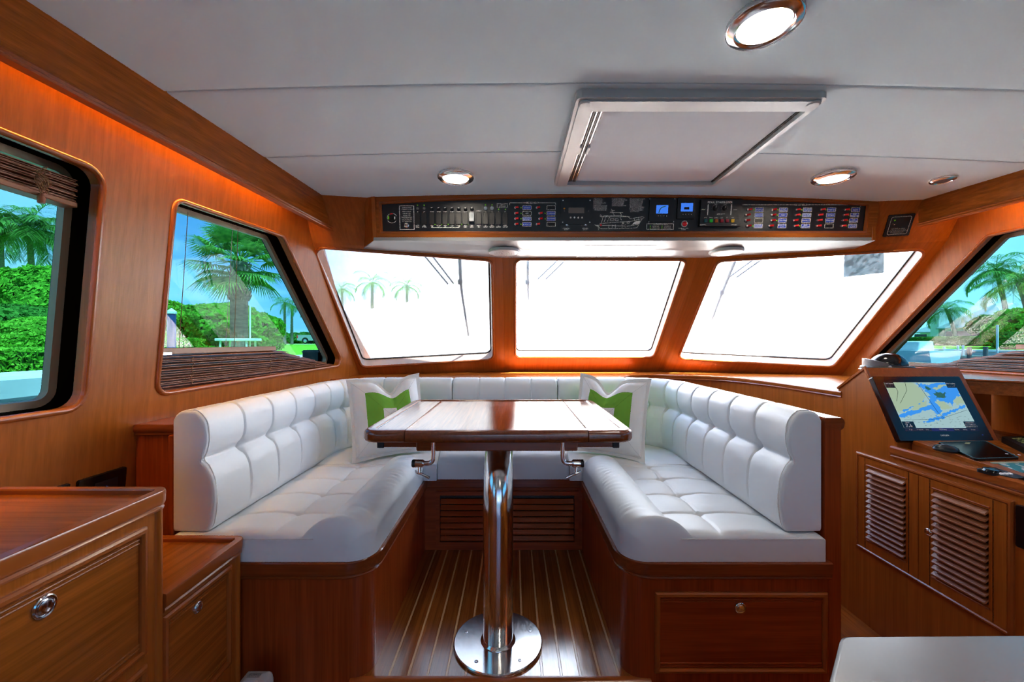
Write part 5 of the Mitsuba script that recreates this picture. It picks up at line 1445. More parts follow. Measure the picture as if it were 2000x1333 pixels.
bl = thing('window_blind', 'dark slatted wooden blind drawn up to the top of the window above the tall locker', 'blind')
zt1 = 1.472
for k in range(14):
    add(bl, 'slat', slat(wallL, 0.22, 1.112, zt1 - 0.003 - 0.0044 * k, 0.058 + 0.004 * math.sin(k * 1.7), 0.044, 0.04 * math.sin(k * 2.1)), 'blind_wood', False)
add(bl, 'bottom_rail', rbox(-1.222, -1.180, 0.22, 1.110, zt1 - 0.078, zt1 - 0.064, 0.002), 'blind_wood', False)
rng = np.random.default_rng(2)
knot = []
for k in range(9):
    t = np.linspace(0, 2 * np.pi, 22)
    knot.append(tube(np.c_[-1.170 + 0.004 * np.sin(t * 2 + k), 1.018 + rng.uniform(-0.01, 0.01) + rng.uniform(0.006, 0.014) * np.cos(t + k), 1.428 + rng.uniform(-0.025, 0.03) + rng.uniform(0.008, 0.02) * np.sin(t)], 0.0011, 5, False))
add(bl, 'cord_bundle', cat(knot), 'cord', 50, label='knotted pull cord', kind='stuff')
add(bl, 'toggle', lathe([(0, -0.012), (0.007, -0.012), (0.008, 0.0), (0.004, 0.012), (0, 0.012)], 14, TM([-1.174, 1.018, 1.388])), 'blind_wood', 40)

bl2 = thing('window_blind', 'slatted wooden blind lowered onto the sill of the raked side window behind the settee', 'blind')
rng = np.random.default_rng(4)
zs = np.linspace(0.870, 0.982, 14)
for k, z in enumerate(zs):
    y1 = np.interp(z, [0.870, 0.92, 0.968, 0.99], [2.74, 2.44, 2.17, 2.08]) + rng.uniform(-0.02, 0.02)
    add(bl2, 'slat', slat(wallL, 1.375 + rng.uniform(0, 0.006), y1, z, 0.045 + rng.uniform(-0.004, 0.004), 0.044, rng.uniform(-0.34, -0.14), rng.uniform(-0.003, 0.003)), 'blind_wood', False)
xr = wallL(1.7, 0.99) - 0.045
add(bl2, 'head_rail', rbox(xr - 0.012, xr + 0.014, 1.372, 2.055, 0.988, 1.010, 0.002), 'blind_rail', False, label='pale beige rail')
add(bl2, 'latch', rbox(xr + 0.013, xr + 0.018, 1.385, 1.425, 0.985, 0.997, 0.001), 'steel', False)
for (xa, ya), (xb, yb) in (((352, 397), (337, 688)), ((392, 415), (374, 686)), ((476, 442), (462, 684)), ((486, 446), (478, 684))):
    a, b = hit(xa, ya, ML) - V([0.046, 0, 0]), hit(xb, yb, ML) - V([0.046, 0, 0])
    add(bl2, 'cord', tube(V([a, (a + b) / 2, b]), 0.0011, 5), 'cord_pale' if xa == 476 else 'cord', 40)
scene['cord_pale'] = two({'type': 'diffuse', 'reflectance': rgb(0.5, 0.42, 0.36)})
for y in (1.52, 1.98, 2.40):
    zz = np.linspace(0.872, 0.975 if y < 2.3 else 0.92, 9)
    add(bl2, 'ladder_cord', tube(np.c_[[wallL(y, z) - 0.020 for z in zz], y + 0.006 * np.sin(np.arange(9) * 2.4), zz], 0.0013, 5), 'cord', 40)

bl3 = thing('window_blind', 'slatted wooden blind lowered onto the sill of the window beside the helm', 'blind')
zs = np.linspace(0.876, 0.985, 13)
for k, z in enumerate(zs):
    y1 = np.interp(z, [0.87, 0.90, 0.912, 0.953, 0.977, 0.99], [2.60, 2.43, 2.30, 2.12, 2.01, 1.97]) + rng.uniform(-0.02, 0.02)
    add(bl3, 'slat', slat(wallR, 0.7, y1, z, 0.030 + rng.uniform(-0.004, 0.004), 0.044, rng.uniform(0.10, 0.30), rng.uniform(-0.003, 0.003)), 'blind_wood', False)
xr = wallR(1.7, 1.0) + 0.03
add(bl3, 'head_rail', rbox(xr - 0.014, xr + 0.012, 0.7, 1.965, 0.995, 1.020, 0.002), 'blind_rail', False, label='pale beige rail')
for y in (1.88, 2.2):
    zz = np.linspace(0.878, 0.99 if y < 2 else 0.93, 9)
    add(bl3, 'ladder_cord', tube(np.c_[[wallR(y, z) + 0.006 for z in zz], y + 0.006 * np.sin(np.arange(9) * 2.4), zz], 0.0013, 5), 'cord', 40)

# ------------------------------------------------------------------ outside: wipers, foredeck, shores, trees
for i, (M, blade, arms, lab) in enumerate(((MF1, [(898, 505), (900, 560), (915, 656)], [[(826, 498), (875, 557)], [(843, 500), (886, 556)]], 'windscreen wiper outside the pane with the faint palms'),
                                          (MF2, [(1031, 508), (1031, 560), (1036, 656)], [[(1092, 508), (1050, 548)], [(1107, 508), (1066, 548)]], 'windscreen wiper outside the narrow middle pane'),
                                          (MF3, [(1436, 508), (1405, 585), (1381, 651)], [[(1478, 505), (1426, 543)], [(1497, 503), (1438, 545)]], 'windscreen wiper outside the pane nearest the helm'))):
    MW = M.copy()
    MW[:3, 3] -= M[:3, 2] * 0.105
    w = thing('windscreen_wiper', lab, 'wiper', 'windscreen wipers')
    b = V([hit(*p, MW) for p in blade])
    bb = bend(list(b), 0.2, 6)
    add(w, 'blade', tube(bb, np.linspace(0.011, 0.007, len(bb)), 8), 'wiper_grey', 40)
    for a in arms:
        q = V([hit(*p, MW) - M[:3, 2] * 0.012 for p in a])
        add(w, 'arm', tube(q, 0.0055, 8), 'wiper_grey', 40)
    c = (b[0] + b[1]) / 2 * 0.4 + b[1] * 0.6
    add(w, 'clip', rbox(c[0] - 0.018, c[0] + 0.012, c[1] - 0.01, c[1] + 0.01, c[2] - 0.022, c[2] + 0.012, 0.004), 'wiper_grey', False)
scene['wiper_grey'] = plastic((0.05, 0.09, 0.11), 0.2)

MV = MF3.copy()
MV[:3, 3] -= MF3[:3, 2] * 0.078
vp_ = thing('window_sheet', 'mottled pale grey rectangle in the upper corner of the windscreen pane nearest the helm', 'sheet')
add(vp_, None, ext(Polygon(local(MV, [(1649, 494), (1726, 489), (1726, 533), (1647, 542)])), 0.001, MV, -0.001), 'mottled', False)
scene['mottled'] = {'type': 'principledthin', 'base_color': proc(lambda p, n, uv: mix((0.16, 0.20, 0.21), (0.30, 0.34, 0.35), smoothstep(0.30, 0.66, fbm(p[0] * 60, p[2] * 60, p[1] * 10)))), 'diff_trans': 1.5, 'roughness': 0.6}

fd = thing('foredeck', 'white foredeck outside the windscreen', kind='structure')
add(fd, None, slab(-1.9, 3.2, 3.32, 10.5, [0.1, 0.1, 2.4, 2.4], [(0, -0.2), (0, 0.62), (0.04, 0.66)], n=10), 'white_canvas', 40)
tc = thing('boat_cover', 'broad white canvas cover on the foredeck seen through the windscreen', 'cover')
xs = np.linspace(-1.93, 3.6, 40)
ridge = np.interp(xs, [-1.94, -1.90, -1.4, -0.76, 0.4, 2.5, 3.6], [1.40, 1.49, 1.58, 1.735, 1.90, 1.90, 1.5])
rings = []
for x, zr in zip(xs, ridge):
    t = np.linspace(0, np.pi, 22)
    y = 6.0 - 1.5 * np.cos(t)
    z = 0.66 + (zr - 0.66) * np.sin(t) ** 0.35
    rings.append(np.c_[np.full(22, x), y, z])
add(tc, None, loft(rings[::-1]), 'white_canvas', 40)
scene['white_canvas'] = two({'type': 'diffuse', 'reflectance': rgb(0.55, 0.55, 0.55)})

wt = thing('water', 'rippled teal canal water beyond the helm window', kind='structure')
scene['water_mat'] = two({'type': 'bumpmap', 'arbitrary': proc(lambda p, n, uv: fbm(p[0] * 0.9, p[1] * 2.2, 0.0, octaves=4), 0.02), 'scale': 0.12, 'bsdf': {'type': 'roughplastic', 'diffuse_reflectance': rgb(0.015, 0.07, 0.075), 'alpha': 0.08, 'int_ior': 1.33}})
add(wt, None, tm([[-3.2, -60, -0.3], [400, -60, -0.3], [400, 600, -0.3], [-3.2, 600, -0.3]], [[0, 1, 2, 3]]), 'water_mat', False)
scene['lawn_mat'] = two({'type': 'diffuse', 'reflectance': proc(lambda p, n, uv: mix((0.17, 0.45, 0.035), (0.30, 0.60, 0.06), fbm(p[0] * 2.5, p[1] * 2.5, 0.0, octaves=4)))})
lw = thing('lawn', 'mown green lawn beyond the seawall', kind='structure')
add(lw, None, tm([[-3.3, -40, 0.45], [-12, -40, 0.72], [-300, -40, 0.86], [-300, 500, 0.86], [-12, 500, 0.72], [-3.3, 500, 0.45]], [[0, 5, 4, 1], [1, 4, 3, 2]]), 'lawn_mat', False)
sw_ = thing('seawall', 'pale concrete seawall with a flat cap below the near side window', 'seawall')
scene['concrete'] = two({'type': 'diffuse', 'reflectance': proc(lambda p, n, uv: mix((0.62, 0.63, 0.62), (0.85, 0.85, 0.83), fbm(p[1] * 3, p[2] * 9, p[0] * 3, octaves=4)))})
add(sw_, 'cap', rbox(-3.5, -3.0, -12, 60, 0.675, 0.825, 0.02), 'concrete', False)
for k in range(9):
    add(sw_, 'wall_panel', rbox(-3.35, -3.10, -3.0 + 1.02 * k, -3.0 + 1.02 * (k + 1) - 0.03, -1.2, 0.676, 0.01), 'concrete', False)
rd = thing('road', 'pale road beyond the lawn', kind='structure')
add(rd, None, tm([[-23, 46, 0.80], [-60, 46, 0.83], [-60, 52, 0.84], [-23, 52, 0.81]], [[0, 3, 2, 1]]), 'concrete', False)

LEAF = {}
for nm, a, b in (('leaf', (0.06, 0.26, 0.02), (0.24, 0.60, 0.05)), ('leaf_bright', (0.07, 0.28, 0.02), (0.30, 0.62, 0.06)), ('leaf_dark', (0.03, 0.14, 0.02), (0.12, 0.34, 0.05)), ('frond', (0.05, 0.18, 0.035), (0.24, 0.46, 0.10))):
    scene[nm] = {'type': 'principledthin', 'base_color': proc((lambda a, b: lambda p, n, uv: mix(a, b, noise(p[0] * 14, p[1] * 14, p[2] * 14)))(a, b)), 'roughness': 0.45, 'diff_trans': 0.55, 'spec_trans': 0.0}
scene['trunk'] = two({'type': 'diffuse', 'reflectance': proc(lambda p, n, uv: mix((0.10, 0.085, 0.07), (0.30, 0.26, 0.21), fbm(p[0] * 6, p[1] * 6, p[2] * 18)))})
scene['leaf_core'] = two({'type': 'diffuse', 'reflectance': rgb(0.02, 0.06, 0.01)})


def quads(c, u, v):
    n = len(c)
    p = np.stack([c - u, c + v * 0.55, c + u, c - v * 0.55], 1).reshape(-1, 3)
    k = np.arange(n)[:, None] * 4
    return tm(p, np.vstack([k + [0, 1, 2], k + [0, 2, 3]]))


def leaves(c, rad, n, size, seed, boxy=False, lumps=0.2):
    r = np.random.default_rng(seed)
    d = r.normal(size=(n, 3))
    d /= np.linalg.norm(d, axis=1, keepdims=True)
    if boxy:
        d = d / np.max(np.abs(d), axis=1, keepdims=True) * (1 - 0.06 * np.linalg.norm(d, axis=1, keepdims=True))
    d[:, 2] = np.where(d[:, 2] < -0.5, -d[:, 2], d[:, 2])
    rr = 1 + lumps * (meshkit.fbm(d * 2.6 + seed, 3, seed) - 0.5) * 2 - 0.10 * r.random(n) ** 2
    p = np.asarray(c) + d * rr[:, None] * np.asarray(rad)
    nrm = d + r.normal(size=(n, 3)) * 0.55
    nrm /= np.linalg.norm(nrm, axis=1, keepdims=True)
    t = np.cross(nrm, r.normal(size=(n, 3)))
    t /= np.linalg.norm(t, axis=1, keepdims=True)
    s = size * r.uniform(0.7, 1.3, (n, 1))
    return quads(p, t * s, np.cross(nrm, t) * s)


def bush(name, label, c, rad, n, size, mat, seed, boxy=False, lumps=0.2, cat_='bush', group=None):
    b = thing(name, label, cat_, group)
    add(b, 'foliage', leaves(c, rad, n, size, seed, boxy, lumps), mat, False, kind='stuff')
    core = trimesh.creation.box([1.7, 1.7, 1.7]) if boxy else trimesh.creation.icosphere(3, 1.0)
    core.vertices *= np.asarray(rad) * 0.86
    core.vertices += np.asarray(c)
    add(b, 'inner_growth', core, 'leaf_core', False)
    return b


def frond(root, az, el, length, droop, leaflet, nl=26, seed=0, width=1.0):
    """A feather frond: rachis and leaflets as one mesh."""
    r = np.random.default_rng(seed)
    t = np.linspace(0, 1, 12)
    h = V([math.cos(az), math.sin(az), 0])
    pts = [np.asarray(root, float)]
    a = el
    for k in range(11):
        pts.append(pts[-1] + (h * math.cos(a) + V([0, 0, 1]) * math.sin(a)) * length / 11)
        a -= droop / 11 * (0.6 + 0.8 * k / 10)
    pts = V(pts)
    ms = [tube(pts, np.linspace(0.022, 0.006, 12) * length / 2.4, 5)]
    tt = np.repeat(np.linspace(0.12, 0.99, nl), 2)
    sg = np.tile([-1, 1], nl)
    c = np.c_[[np.interp(tt, t, pts[:, k]) for k in range(3)]].T
    d = np.gradient(pts, axis=0)
    d = np.c_[[np.interp(tt, t, d[:, k]) for k in range(3)]].T
    d /= np.linalg.norm(d, axis=1, keepdims=True)
    side = np.cross(d, [0, 0, 1.0])
    side /= np.linalg.norm(side, axis=1, keepdims=True) + 1e-9
    dirn = d * 0.75 + side * sg[:, None] * 0.9 + V([0, 0, -0.35]) + r.normal(size=d.shape) * 0.10
    dirn /= np.linalg.norm(dirn, axis=1, keepdims=True)
    L = leaflet * (np.sin(np.pi * np.clip(tt * 0.85 + 0.12, 0, 1)) ** 0.6 + 0.1)
    w = np.cross(dirn, [0, 0, 1.0])
    w /= np.linalg.norm(w, axis=1, keepdims=True) + 1e-9
    w *= 0.020 * width * length / 2.4
    e1 = c + dirn * L[:, None] * 0.55
    e2 = c + dirn * L[:, None] + V([0, 0, -0.22]) * L[:, None]
    n = len(c)
    v = np.stack([c - w, c + w, e1 + w * 0.9, e1 - w * 0.9, e2], 1).reshape(-1, 3)
    k = np.arange(n)[:, None] * 5
    ms.append(tm(v, np.vstack([k + [0, 1, 2], k + [0, 2, 3], k + [3, 2, 4]])))
    return cat(ms)


def palm(name, label, base, top, length, n, seed, parts=True, group=None, trunk_r=0.13, leaflet=0.55, lean=0.0, nl=26):
    p = thing(name, label, 'palm tree', group)
    base, top = np.asarray(base, float), np.asarray(top, float)
    t = np.linspace(0, 1, 14)[:, None]
    path = base + (top - base) * t + V([lean, 0, 0]) * np.sin(np.pi * t)
    add(p, 'trunk', tube(path, np.linspace(trunk_r * 1.3, trunk_r * 0.8, 14), 10), 'trunk', 40)
    r = np.random.default_rng(seed)
    fr = []
    for k in range(n):
        az = 2 * np.pi * k * 0.618 + r.uniform(-0.2, 0.2)
        el = np.interp(k / (n - 1), [0, 1], [1.25, -0.35]) + r.uniform(-0.12, 0.12)
        fr.append(frond(top, az, el, length * r.uniform(0.85, 1.12), 1.75 + r.uniform(-0.3, 0.4), leaflet, nl, seed * 50 + k))
    if parts:
        for f in fr:
            add(p, 'frond', f, 'frond', False)
    else:
        add(p, 'crown', cat(fr), 'frond', False, kind='stuff')
    return p


def fan_palm(name, label, base, top, R, n, seed, trunk_r):
    p = thing(name, label, 'palm tree')
    base, top = np.asarray(base, float), np.asarray(top, float)
    t = np.linspace(0, 1, 10)[:, None]
    add(p, 'trunk', tube(base + (top - base) * t, np.linspace(trunk_r * 1.05, trunk_r, 10), 14), 'trunk', 40)
    r = np.random.default_rng(seed)
    bs = []
    for k in range(60):                                 # old leaf bases below the crown
        a, z = r.uniform(0, 2 * np.pi), r.uniform(-1.1, -0.1)
        q = top + V([math.cos(a) * trunk_r, math.sin(a) * trunk_r, z])
        bs.append(tube(V([q, q + V([math.cos(a) * 0.09, math.sin(a) * 0.09, 0.16])]), [0.035, 0.012], 5))
    add(p, 'leaf_bases', cat(bs), 'trunk', False, kind='stuff')
    for k in range(n):
        az = 2 * np.pi * k * 0.618
        el = np.interp(k / (n - 1), [0, 1], [1.3, -0.75]) + r.uniform(-0.12, 0.12)
        d = V([math.cos(az) * math.cos(el), math.sin(az) * math.cos(el), math.sin(el)])
        hub = top + d * R * 0.50
        ms = [tube(V([top, top + d * R * 0.25 + V([0, 0, 0.03]), hub]), [0.016, 0.012, 0.008], 5)]
        side = unit(np.cross(d, [0, 0, 1.0]) + 1e-6)
        upv = np.cross(side, d)
        for b in np.linspace(-1.75, 1.75, 30):
            dd = unit(d * math.cos(b) + side * math.sin(b) + upv * 0.16 * math.cos(b * 1.5))
            L = R * 0.55 * (0.75 + 0.25 * math.cos(b)) * r.uniform(0.9, 1.08)
            w = unit(np.cross(dd, upv)) * 0.022
            e1, e2 = hub + dd * L * 0.6, hub + dd * L + V([0, 0, -0.25 * L])
            ms.append(tm([hub - w * 0.4, hub + w * 0.4, e1 + w, e1 - w, e2], [[0, 1, 2], [0, 2, 3], [3, 2, 4]]))
        add(p, 'frond', cat(ms), 'frond', False)
    return p


def ray(px, py, Y):
    return P(px, py, Y)


# through the near side window
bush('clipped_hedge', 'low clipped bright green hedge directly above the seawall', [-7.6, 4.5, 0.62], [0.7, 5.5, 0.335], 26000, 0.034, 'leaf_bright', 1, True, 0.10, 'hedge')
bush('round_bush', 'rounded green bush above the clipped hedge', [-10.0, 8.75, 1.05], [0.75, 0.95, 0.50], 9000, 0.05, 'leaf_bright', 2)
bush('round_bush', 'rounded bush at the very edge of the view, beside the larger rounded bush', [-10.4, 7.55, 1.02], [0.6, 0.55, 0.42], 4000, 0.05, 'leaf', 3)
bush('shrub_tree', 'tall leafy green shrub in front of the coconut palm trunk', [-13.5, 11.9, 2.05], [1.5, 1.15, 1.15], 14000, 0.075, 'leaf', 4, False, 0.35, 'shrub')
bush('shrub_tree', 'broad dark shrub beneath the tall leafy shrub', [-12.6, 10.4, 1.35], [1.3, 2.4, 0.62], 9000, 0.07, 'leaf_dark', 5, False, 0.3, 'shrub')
c = ray(56, 452, 27)
palm('coconut_palm', 'coconut palm with drooping fronds above the leafy shrubs, seen through the near side window', [ray(20, 560, 27)[0] + 0.3, 27.6, 0.6], c, 3.0, 30, 7, True, None, 0.17, 1.15, 0.3, 48)
c = ray(2, 440, 26)
palm('coconut_palm', 'coconut palm at the very edge of the view beside the larger one', [c[0], c[1], 0.6], c, 2.6, 16, 9, False, None, 0.15, 0.8, 0.0, 30)
hs = thing('garden_house', 'white house wall glimpsed between the shrubs', 'house')
c = ray(93, 590, 30)
add(hs, 'wall', rbox(c[0] - 1.6, c[0] + 1.2, 30, 34, 0.6, 4.3, 0.02), 'house_wall', False)
add(hs, 'roof', slab(c[0] - 1.9, c[0] + 1.5, 29.7, 34.3, 0.05, [(0, 4.3), (0, 4.4), (1.2, 5.2)]), 'house_roof', False)
scene['house_wall'] = two({'type': 'diffuse', 'reflectance': rgb(0.66, 0.68, 0.68)})
scene['house_roof'] = two({'type': 'diffuse', 'reflectance': rgb(0.42, 0.44, 0.46)})

# through the raked side window
c = ray(467, 512, 11.5)
fan_palm('cabbage_palm', 'large cabbage palm with fan fronds on a stout trunk beyond the raked side window', [c[0], 11.5, 0.6], c, 1.42, 34, 11, 0.21)
bush('garden_bush', 'dense dark green bush behind the white bench', [-10.2, 14.6, 1.35], [1.6, 1.9, 1.05], 16000, 0.07, 'leaf', 21, False, 0.3)
bush('garden_bush', 'pale leafy bush towards the near edge of the raked side window', [-10.6, 11.6, 1.35], [1.2, 1.5, 1.0], 12000, 0.06, 'leaf_bright', 22, False, 0.3)
bush('garden_bush', 'rounded bright hedge bush beside the open lawn', [-9.4, 15.6, 0.96], [0.5, 0.6, 0.42], 6000, 0.045, 'leaf_bright', 23, False, 0.12)
bush('garden_bush', 'low clipped bush at the lower near corner of the raked side window', [-7.0, 7.9, 0.78], [0.55, 0.8, 0.34], 6000, 0.035, 'leaf_bright', 24, True, 0.1)
for px, py, Y, s, lab in ((556, 592, 44, 31, 'slender distant palm, the one nearer the cabbage palm'), (570, 598, 46, 32, 'slender distant palm, the one nearer the pickup truck')):
    c = ray(px, py, Y)
    palm('distant_palm', lab, [c[0], Y, 0.8], c, 1.7, 14, s, False, 'pair of distant palms', 0.13, 0.6, 0.0, 22)
for k in range(12):
    c = ray(482 + 14 * k, 660, 85 + 3 * (k % 3))
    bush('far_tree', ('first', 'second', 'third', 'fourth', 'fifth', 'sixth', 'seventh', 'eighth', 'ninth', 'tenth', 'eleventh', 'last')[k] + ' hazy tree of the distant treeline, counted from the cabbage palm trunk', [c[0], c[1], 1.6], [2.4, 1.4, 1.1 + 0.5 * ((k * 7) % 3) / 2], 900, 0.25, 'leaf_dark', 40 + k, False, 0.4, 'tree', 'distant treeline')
bn_ = thing('dock_table', 'white bench-like cleaning table standing on the seawall edge', 'table')
c = ray(465, 664, 9.0)
add(bn_, 'top', rbox(c[0] - 0.38, c[0] + 0.40, 8.8, 9.2, c[2] - 0.03, c[2] + 0.03, 0.01), 'house_wall', False)
for dx, dy in ((-0.28, 8.85), (0.28, 8.85), (-0.28, 9.15), (0.28, 9.15)):
    add(bn_, 'leg', tube(V([[c[0] + dx * 1.08, dy, 0.55], [c[0] + dx, dy, c[2] - 0.02]]), 0.022, 8), 'house_wall', 40)
add(bn_, 'pole', tube(V([[c[0] + 0.20, 9.1, 0.55], [c[0] + 0.20, 9.1, 1.85]]), 0.016, 8), 'house_wall', 40, label='thin white pole')
pi_ = thing('mooring_post', 'blue painted mooring post at the near edge of the raked side window', 'post')
c = ray(335, 640, 5.6)
add(pi_, 'shaft', tube(V([[c[0], 5.6, -0.5], [c[0], 5.6, 1.42]]), 0.05, 14), 'post_blue', 40)
add(pi_, 'cap', lathe([(0, 0), (0.06, 0), (0.06, 0.03), (0, 0.08)], 14, TM([c[0], 5.6, 1.42])), 'house_wall', 30)
scene['post_blue'] = plastic((0.03, 0.10, 0.35), 0.3)
bb_ = thing('deck_box', 'small black box on the side deck outside the lower forward corner of the raked window', 'box')
c = ray(612, 697, 2.75)
add(bb_, 'case', rbox(c[0] - 0.05, c[0] + 0.06, 2.70, 2.80, c[2] - 0.5, c[2] + 0.045, 0.006), 'black_rubber', False)
add(bb_, 'lid', rbox(c[0] - 0.053, c[0] + 0.063, 2.697, 2.803, c[2] + 0.03, c[2] + 0.036, 0.002), 'grey_plastic', False)
sd = thing('side_deck', 'white side deck of the boat outside the side windows', kind='structure')
add(sd, None, rbox(-1.95, -1.33, -3, 3.6, -0.4, 0.42, 0.02), 'white_canvas', False)

# pickup truck
tk = thing('pickup_truck', 'silver pickup truck parked beyond the lawn at the forward corner of the raked side window', 'truck')
tY, tx = 58.0, ray(580, 0, 58)[0]
z0 = 0.82
bodyp = Polygon([(0, 0.55), (0, 1.25), (2.0, 1.25), (2.15, 1.95), (3.6, 1.95), (4.1, 1.35), (5.5, 1.25), (5.6, 0.6), (5.6, 0.45), (0.1, 0.45)])
for wx in (1.15, 4.5):
    bodyp = bodyp.difference(Point(wx, 0.42).buffer(0.47))
add(tk, 'body', ext(bodyp, 1.9, frm([tx, tY + 1.9, z0], [1, 0, 0], [0, 0, 1])), 'truck_paint', False)
scene['truck_paint'] = plastic((0.55, 0.57, 0.60), 0.15)
winp = Polygon([(2.28, 1.32), (2.35, 1.85), (3.5, 1.85), (3.9, 1.35)])
add(tk, 'window', ext(winp, 0.02, frm([tx, tY + 0.0, z0], [1, 0, 0], [0, 0, 1])), 'black_gloss', False)
add(tk, 'tail_lamp', rbox(tx - 0.03, tx + 0.12, tY - 0.02, tY + 0.2, z0 + 0.8, z0 + 1.2, 0.01), 'red_plastic', False, label='red tail lamp')
for wx in (1.15, 4.5):
    Mw = frm([tx + wx, tY + 0.25, z0 + 0.40], [1, 0, 0], [0, 0, 1])
    w_ = add(tk, 'wheel', lathe([(0, -0.02), (0.28, -0.02), (0.40, 0.0), (0.41, 0.04), (0.41, 0.26), (0, 0.26)], 28, Mw), 'black_rubber', 40)
    add(w_, 'rim', lathe([(0, 0.262), (0.24, 0.262), (0.25, 0.27), (0.1, 0.29), (0, 0.29)], 20, Mw), 'steel', 40)
    add(tk, 'wheel', lathe([(0, -0.02), (0.40, 0.0), (0.41, 0.04), (0.41, 0.26), (0, 0.26)], 20, frm([tx + wx, tY + 1.85, z0 + 0.40], [1, 0, 0], [0, 0, 1])), 'black_rubber', 40)

# pale palms beyond the bow
for k, (px, py, s) in enumerate(((668, 566, 1.5), (727, 553, 1.75), (795, 560, 1.6))):
    c = ray(px, py, 42)
    palm('bow_palm', ('palm beyond the bow, nearest the side of the windscreen', 'tallest palm beyond the bow, with a bare trunk', 'palm beyond the bow, nearest the wiper')[k], [c[0], 42, 0.5], c, s + 0.4, 16, 60 + k, False, 'palms beyond the bow', 0.15, 0.7, 0.0, 24)

# ------------------------------------------------------------------ the far shore beyond the helm window
XS = 30.0
bk = thing('far_bank', 'low far bank with a strip of bright lawn', kind='structure')
add(bk, None, tm([[XS, -20, 0.50], [XS + 14, -20, 0.78], [XS + 160, -20, 0.9], [XS + 160, 260, 0.9], [XS + 14, 260, 0.78], [XS, 260, 0.50]], [[0, 1, 4, 5], [1, 2, 3, 4]]), 'lawn_mat', False)
fw = thing('far_seawall', 'grey seawall of the far bank', 'seawall')
add(fw, 'face', rbox(XS - 0.25, XS, 5, 120, -0.8, 0.42, 0.02), 'concrete', False)
add(fw, 'cap', rbox(XS - 0.4, XS + 0.25, 5, 120, 0.42, 0.56, 0.02), 'concrete', False)


def shore(px, X):
    return F * X / (px - CX)                            # the Y at which a pixel column meets a plane of constant X


dk = thing('dock', 'grey wooden dock with pilings and a sloping gangway on the far bank', 'dock')
ya, yb = shore(1900, 27), shore(1780, 27)
add(dk, 'deck', rbox(25.6, 29.6, ya, yb, 0.10, 0.22, 0.01), 'dock_wood', False)
scene['dock_wood'] = two({'type': 'diffuse', 'reflectance': proc(lambda p, n, uv: mix((0.10, 0.10, 0.10), (0.24, 0.23, 0.22), noise(p[0] * 3, p[1] * 8, p[2])))})
for px, top in ((1786, 1.05), (1803, 0.95), (1838, 0.6), (1893, 0.75), (1925, 0.8)):
    y = shore(px, 26)
    add(dk, 'piling', tube(V([[26, y, -0.8], [26, y, top]]), 0.10, 12), 'dock_wood', 40)
y = shore(1830, 28)
add(dk, 'gangway', moved(rbox(-1.9, 1.9, -0.28, 0.28, -0.06, 0.06, 0.01), frm([27.8, y, 0.30], [0.1, -0.9, -0.36], [1, 0.1, 0])), 'house_wall', False, label='pale sloping gangway')
for px, zb, ztp in ((1871, -0.1, 0.85), (1881, -0.1, 0.85), (1948, 0.0, 2.0), (1844, 0.1, 0.75)):
    y = shore(px, 27)
    add(dk, 'pole', tube(V([[27, y, zb - 0.4], [27, y, ztp]]), 0.055, 8), 'house_wall', 40, label='white pole')
db = thing('moored_boat', 'small white boat moored at the far dock beside the window edge', 'boat')
y = shore(1772, 24)
hull = [[[24 + w * s, y + yy, z] for s, z in ((-1, 0.55), (-0.85, -0.2), (0, -0.45), (0.85, -0.2), (1, 0.55))] for yy, w in ((-2.2, 0.9), (0, 1.0), (1.6, 0.75), (2.8, 0.05))]
add(db, 'hull', loft(hull), 'house_wall', False)
add(db, 'cabin', slab(23.5, 24.5, y - 1.2, y + 0.6, 0.15, [(0, 0.5), (0.05, 1.05), (0.12, 1.1)]), 'house_wall', 40)
add(db, 'mast', tube(V([[24, y, 1.0], [24, y, 2.2]]), 0.03, 8), 'steel', 40)

fh = thing('waterfront_house', 'low waterfront house with pale walls and grey gabled roofs beyond the helm window', 'house')
XH = 46.0


def hipped(y0, y1, x0, x1, ze, zr, over=0.5):
    y0, y1, x0, x1 = y0 - over, y1 + over, x0 - over, x1 + over
    m = min(x1 - x0, y1 - y0) / 2
    if y1 - y0 > x1 - x0:
        rid = [[(x0 + x1) / 2, y0 + m * 0.8, zr], [(x0 + x1) / 2, y1 - m * 0.8, zr]]
    else:
        rid = [[x0 + m * 0.8, (y0 + y1) / 2, zr], [x1 - m * 0.8, (y0 + y1) / 2, zr]]
    return trimesh.convex.convex_hull(V([[x0, y0, ze], [x1, y0, ze], [x1, y1, ze], [x0, y1, ze], [x0, y0, ze - 0.12], [x1, y0, ze - 0.12], [x1, y1, ze - 0.12], [x0, y1, ze - 0.12]] + rid))


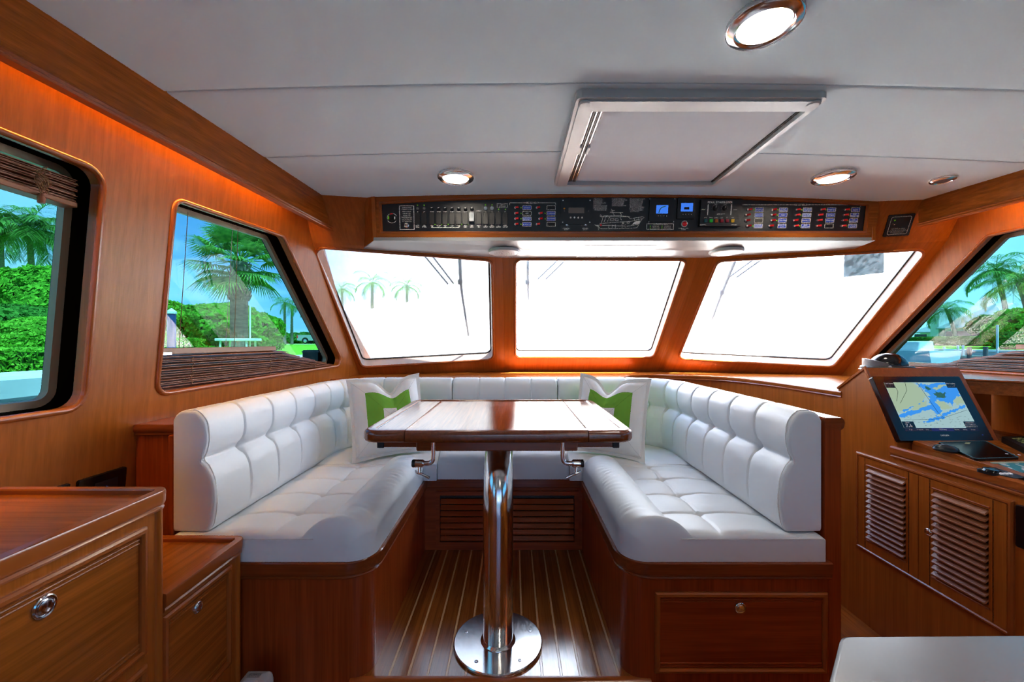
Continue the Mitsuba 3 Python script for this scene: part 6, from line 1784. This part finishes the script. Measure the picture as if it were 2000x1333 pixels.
for pa, pb, xo, ze, zr in ((1968, 1846, 0, 2.55, 4.9), (1835, 1780, 1.0, 2.2, 3.5), (2100, 1975, -1.0, 2.6, 4.4)):
    y0, y1 = shore(pa, XH), shore(pb, XH)
    add(fh, 'wall', rbox(XH + xo, XH + xo + 9, y0, y1, 0.6, ze, 0.02), 'house_wall', False)
    add(fh, 'roof', hipped(y0, y1, XH + xo, XH + xo + 9, ze, zr), 'house_roof', False)
y = shore(1832, XH)
add(fh, 'chimney', rbox(XH - 0.4, XH + 0.6, y - 0.45, y + 0.45, 0.6, 3.9, 0.02), 'house_wall', False)
for px, X_, z0_, z1_, w in ((1793, XH + 1.0, 1.35, 1.95, 0.35), (1805, XH + 1.0, 1.35, 1.95, 0.35), (1862, XH, 0.9, 2.2, 0.7), (1880, XH, 0.9, 2.2, 0.7), (1900, XH, 0.9, 2.2, 0.8), (1922, XH, 0.9, 2.2, 0.8), (1945, XH, 0.9, 2.2, 0.8), (1990, XH - 1, 0.9, 2.2, 0.8)):
    y = shore(px, X_)
    wd = add(fh, 'window', rbox(X_ - 0.06, X_ + 0.02, y - w - 0.06, y + w + 0.06, z0_ - 0.06, z1_ + 0.06, 0.01), 'ink_white', False)
    add(wd, 'glazing', rbox(X_ - 0.075, X_ - 0.05, y - w, y + w, z0_, z1_, 0.005), 'black_gloss', False)
for i, (pa, pb) in enumerate(((1785, 1860), (1862, 1935))):
    y0, y1 = shore(pb, 41), shore(pa, 41)
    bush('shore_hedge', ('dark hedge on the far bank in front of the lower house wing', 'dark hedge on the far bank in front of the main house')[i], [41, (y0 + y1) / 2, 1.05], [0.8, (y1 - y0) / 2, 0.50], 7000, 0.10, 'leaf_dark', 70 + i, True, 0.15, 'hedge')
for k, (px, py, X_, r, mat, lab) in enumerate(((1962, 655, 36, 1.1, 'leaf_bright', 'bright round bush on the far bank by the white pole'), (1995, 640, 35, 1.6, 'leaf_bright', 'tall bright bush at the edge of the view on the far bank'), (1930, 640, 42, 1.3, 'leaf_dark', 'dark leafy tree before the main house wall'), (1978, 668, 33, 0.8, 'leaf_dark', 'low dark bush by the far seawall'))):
    y = shore(px, X_)
    z = CZ - (py - CY) * y / F
    bush('shore_bush', lab, [X_, y, max(z, 0.9)], [r, r, r * 0.8], 6000, 0.11, mat, 80 + k, False, 0.3)
for k, (px, py, X_, ln, lab) in enumerate(((1945, 528, 38, 2.6, 'tall palm on the far bank, topmost in the helm window'), (1988, 552, 37, 2.6, 'leaning palm on the far bank at the edge of the view'), (1848, 606, 44, 2.3, 'short palm leaning over the lower house wing'))):
    y = shore(px, X_)
    c = P(px, py, y)
    palm('shore_palm', lab, [c[0] + 0.6, y - 0.4, 0.7], c, ln, 22, 90 + k, k < 2, 'palms on the far bank', 0.15, 0.8, 0.2, 30)
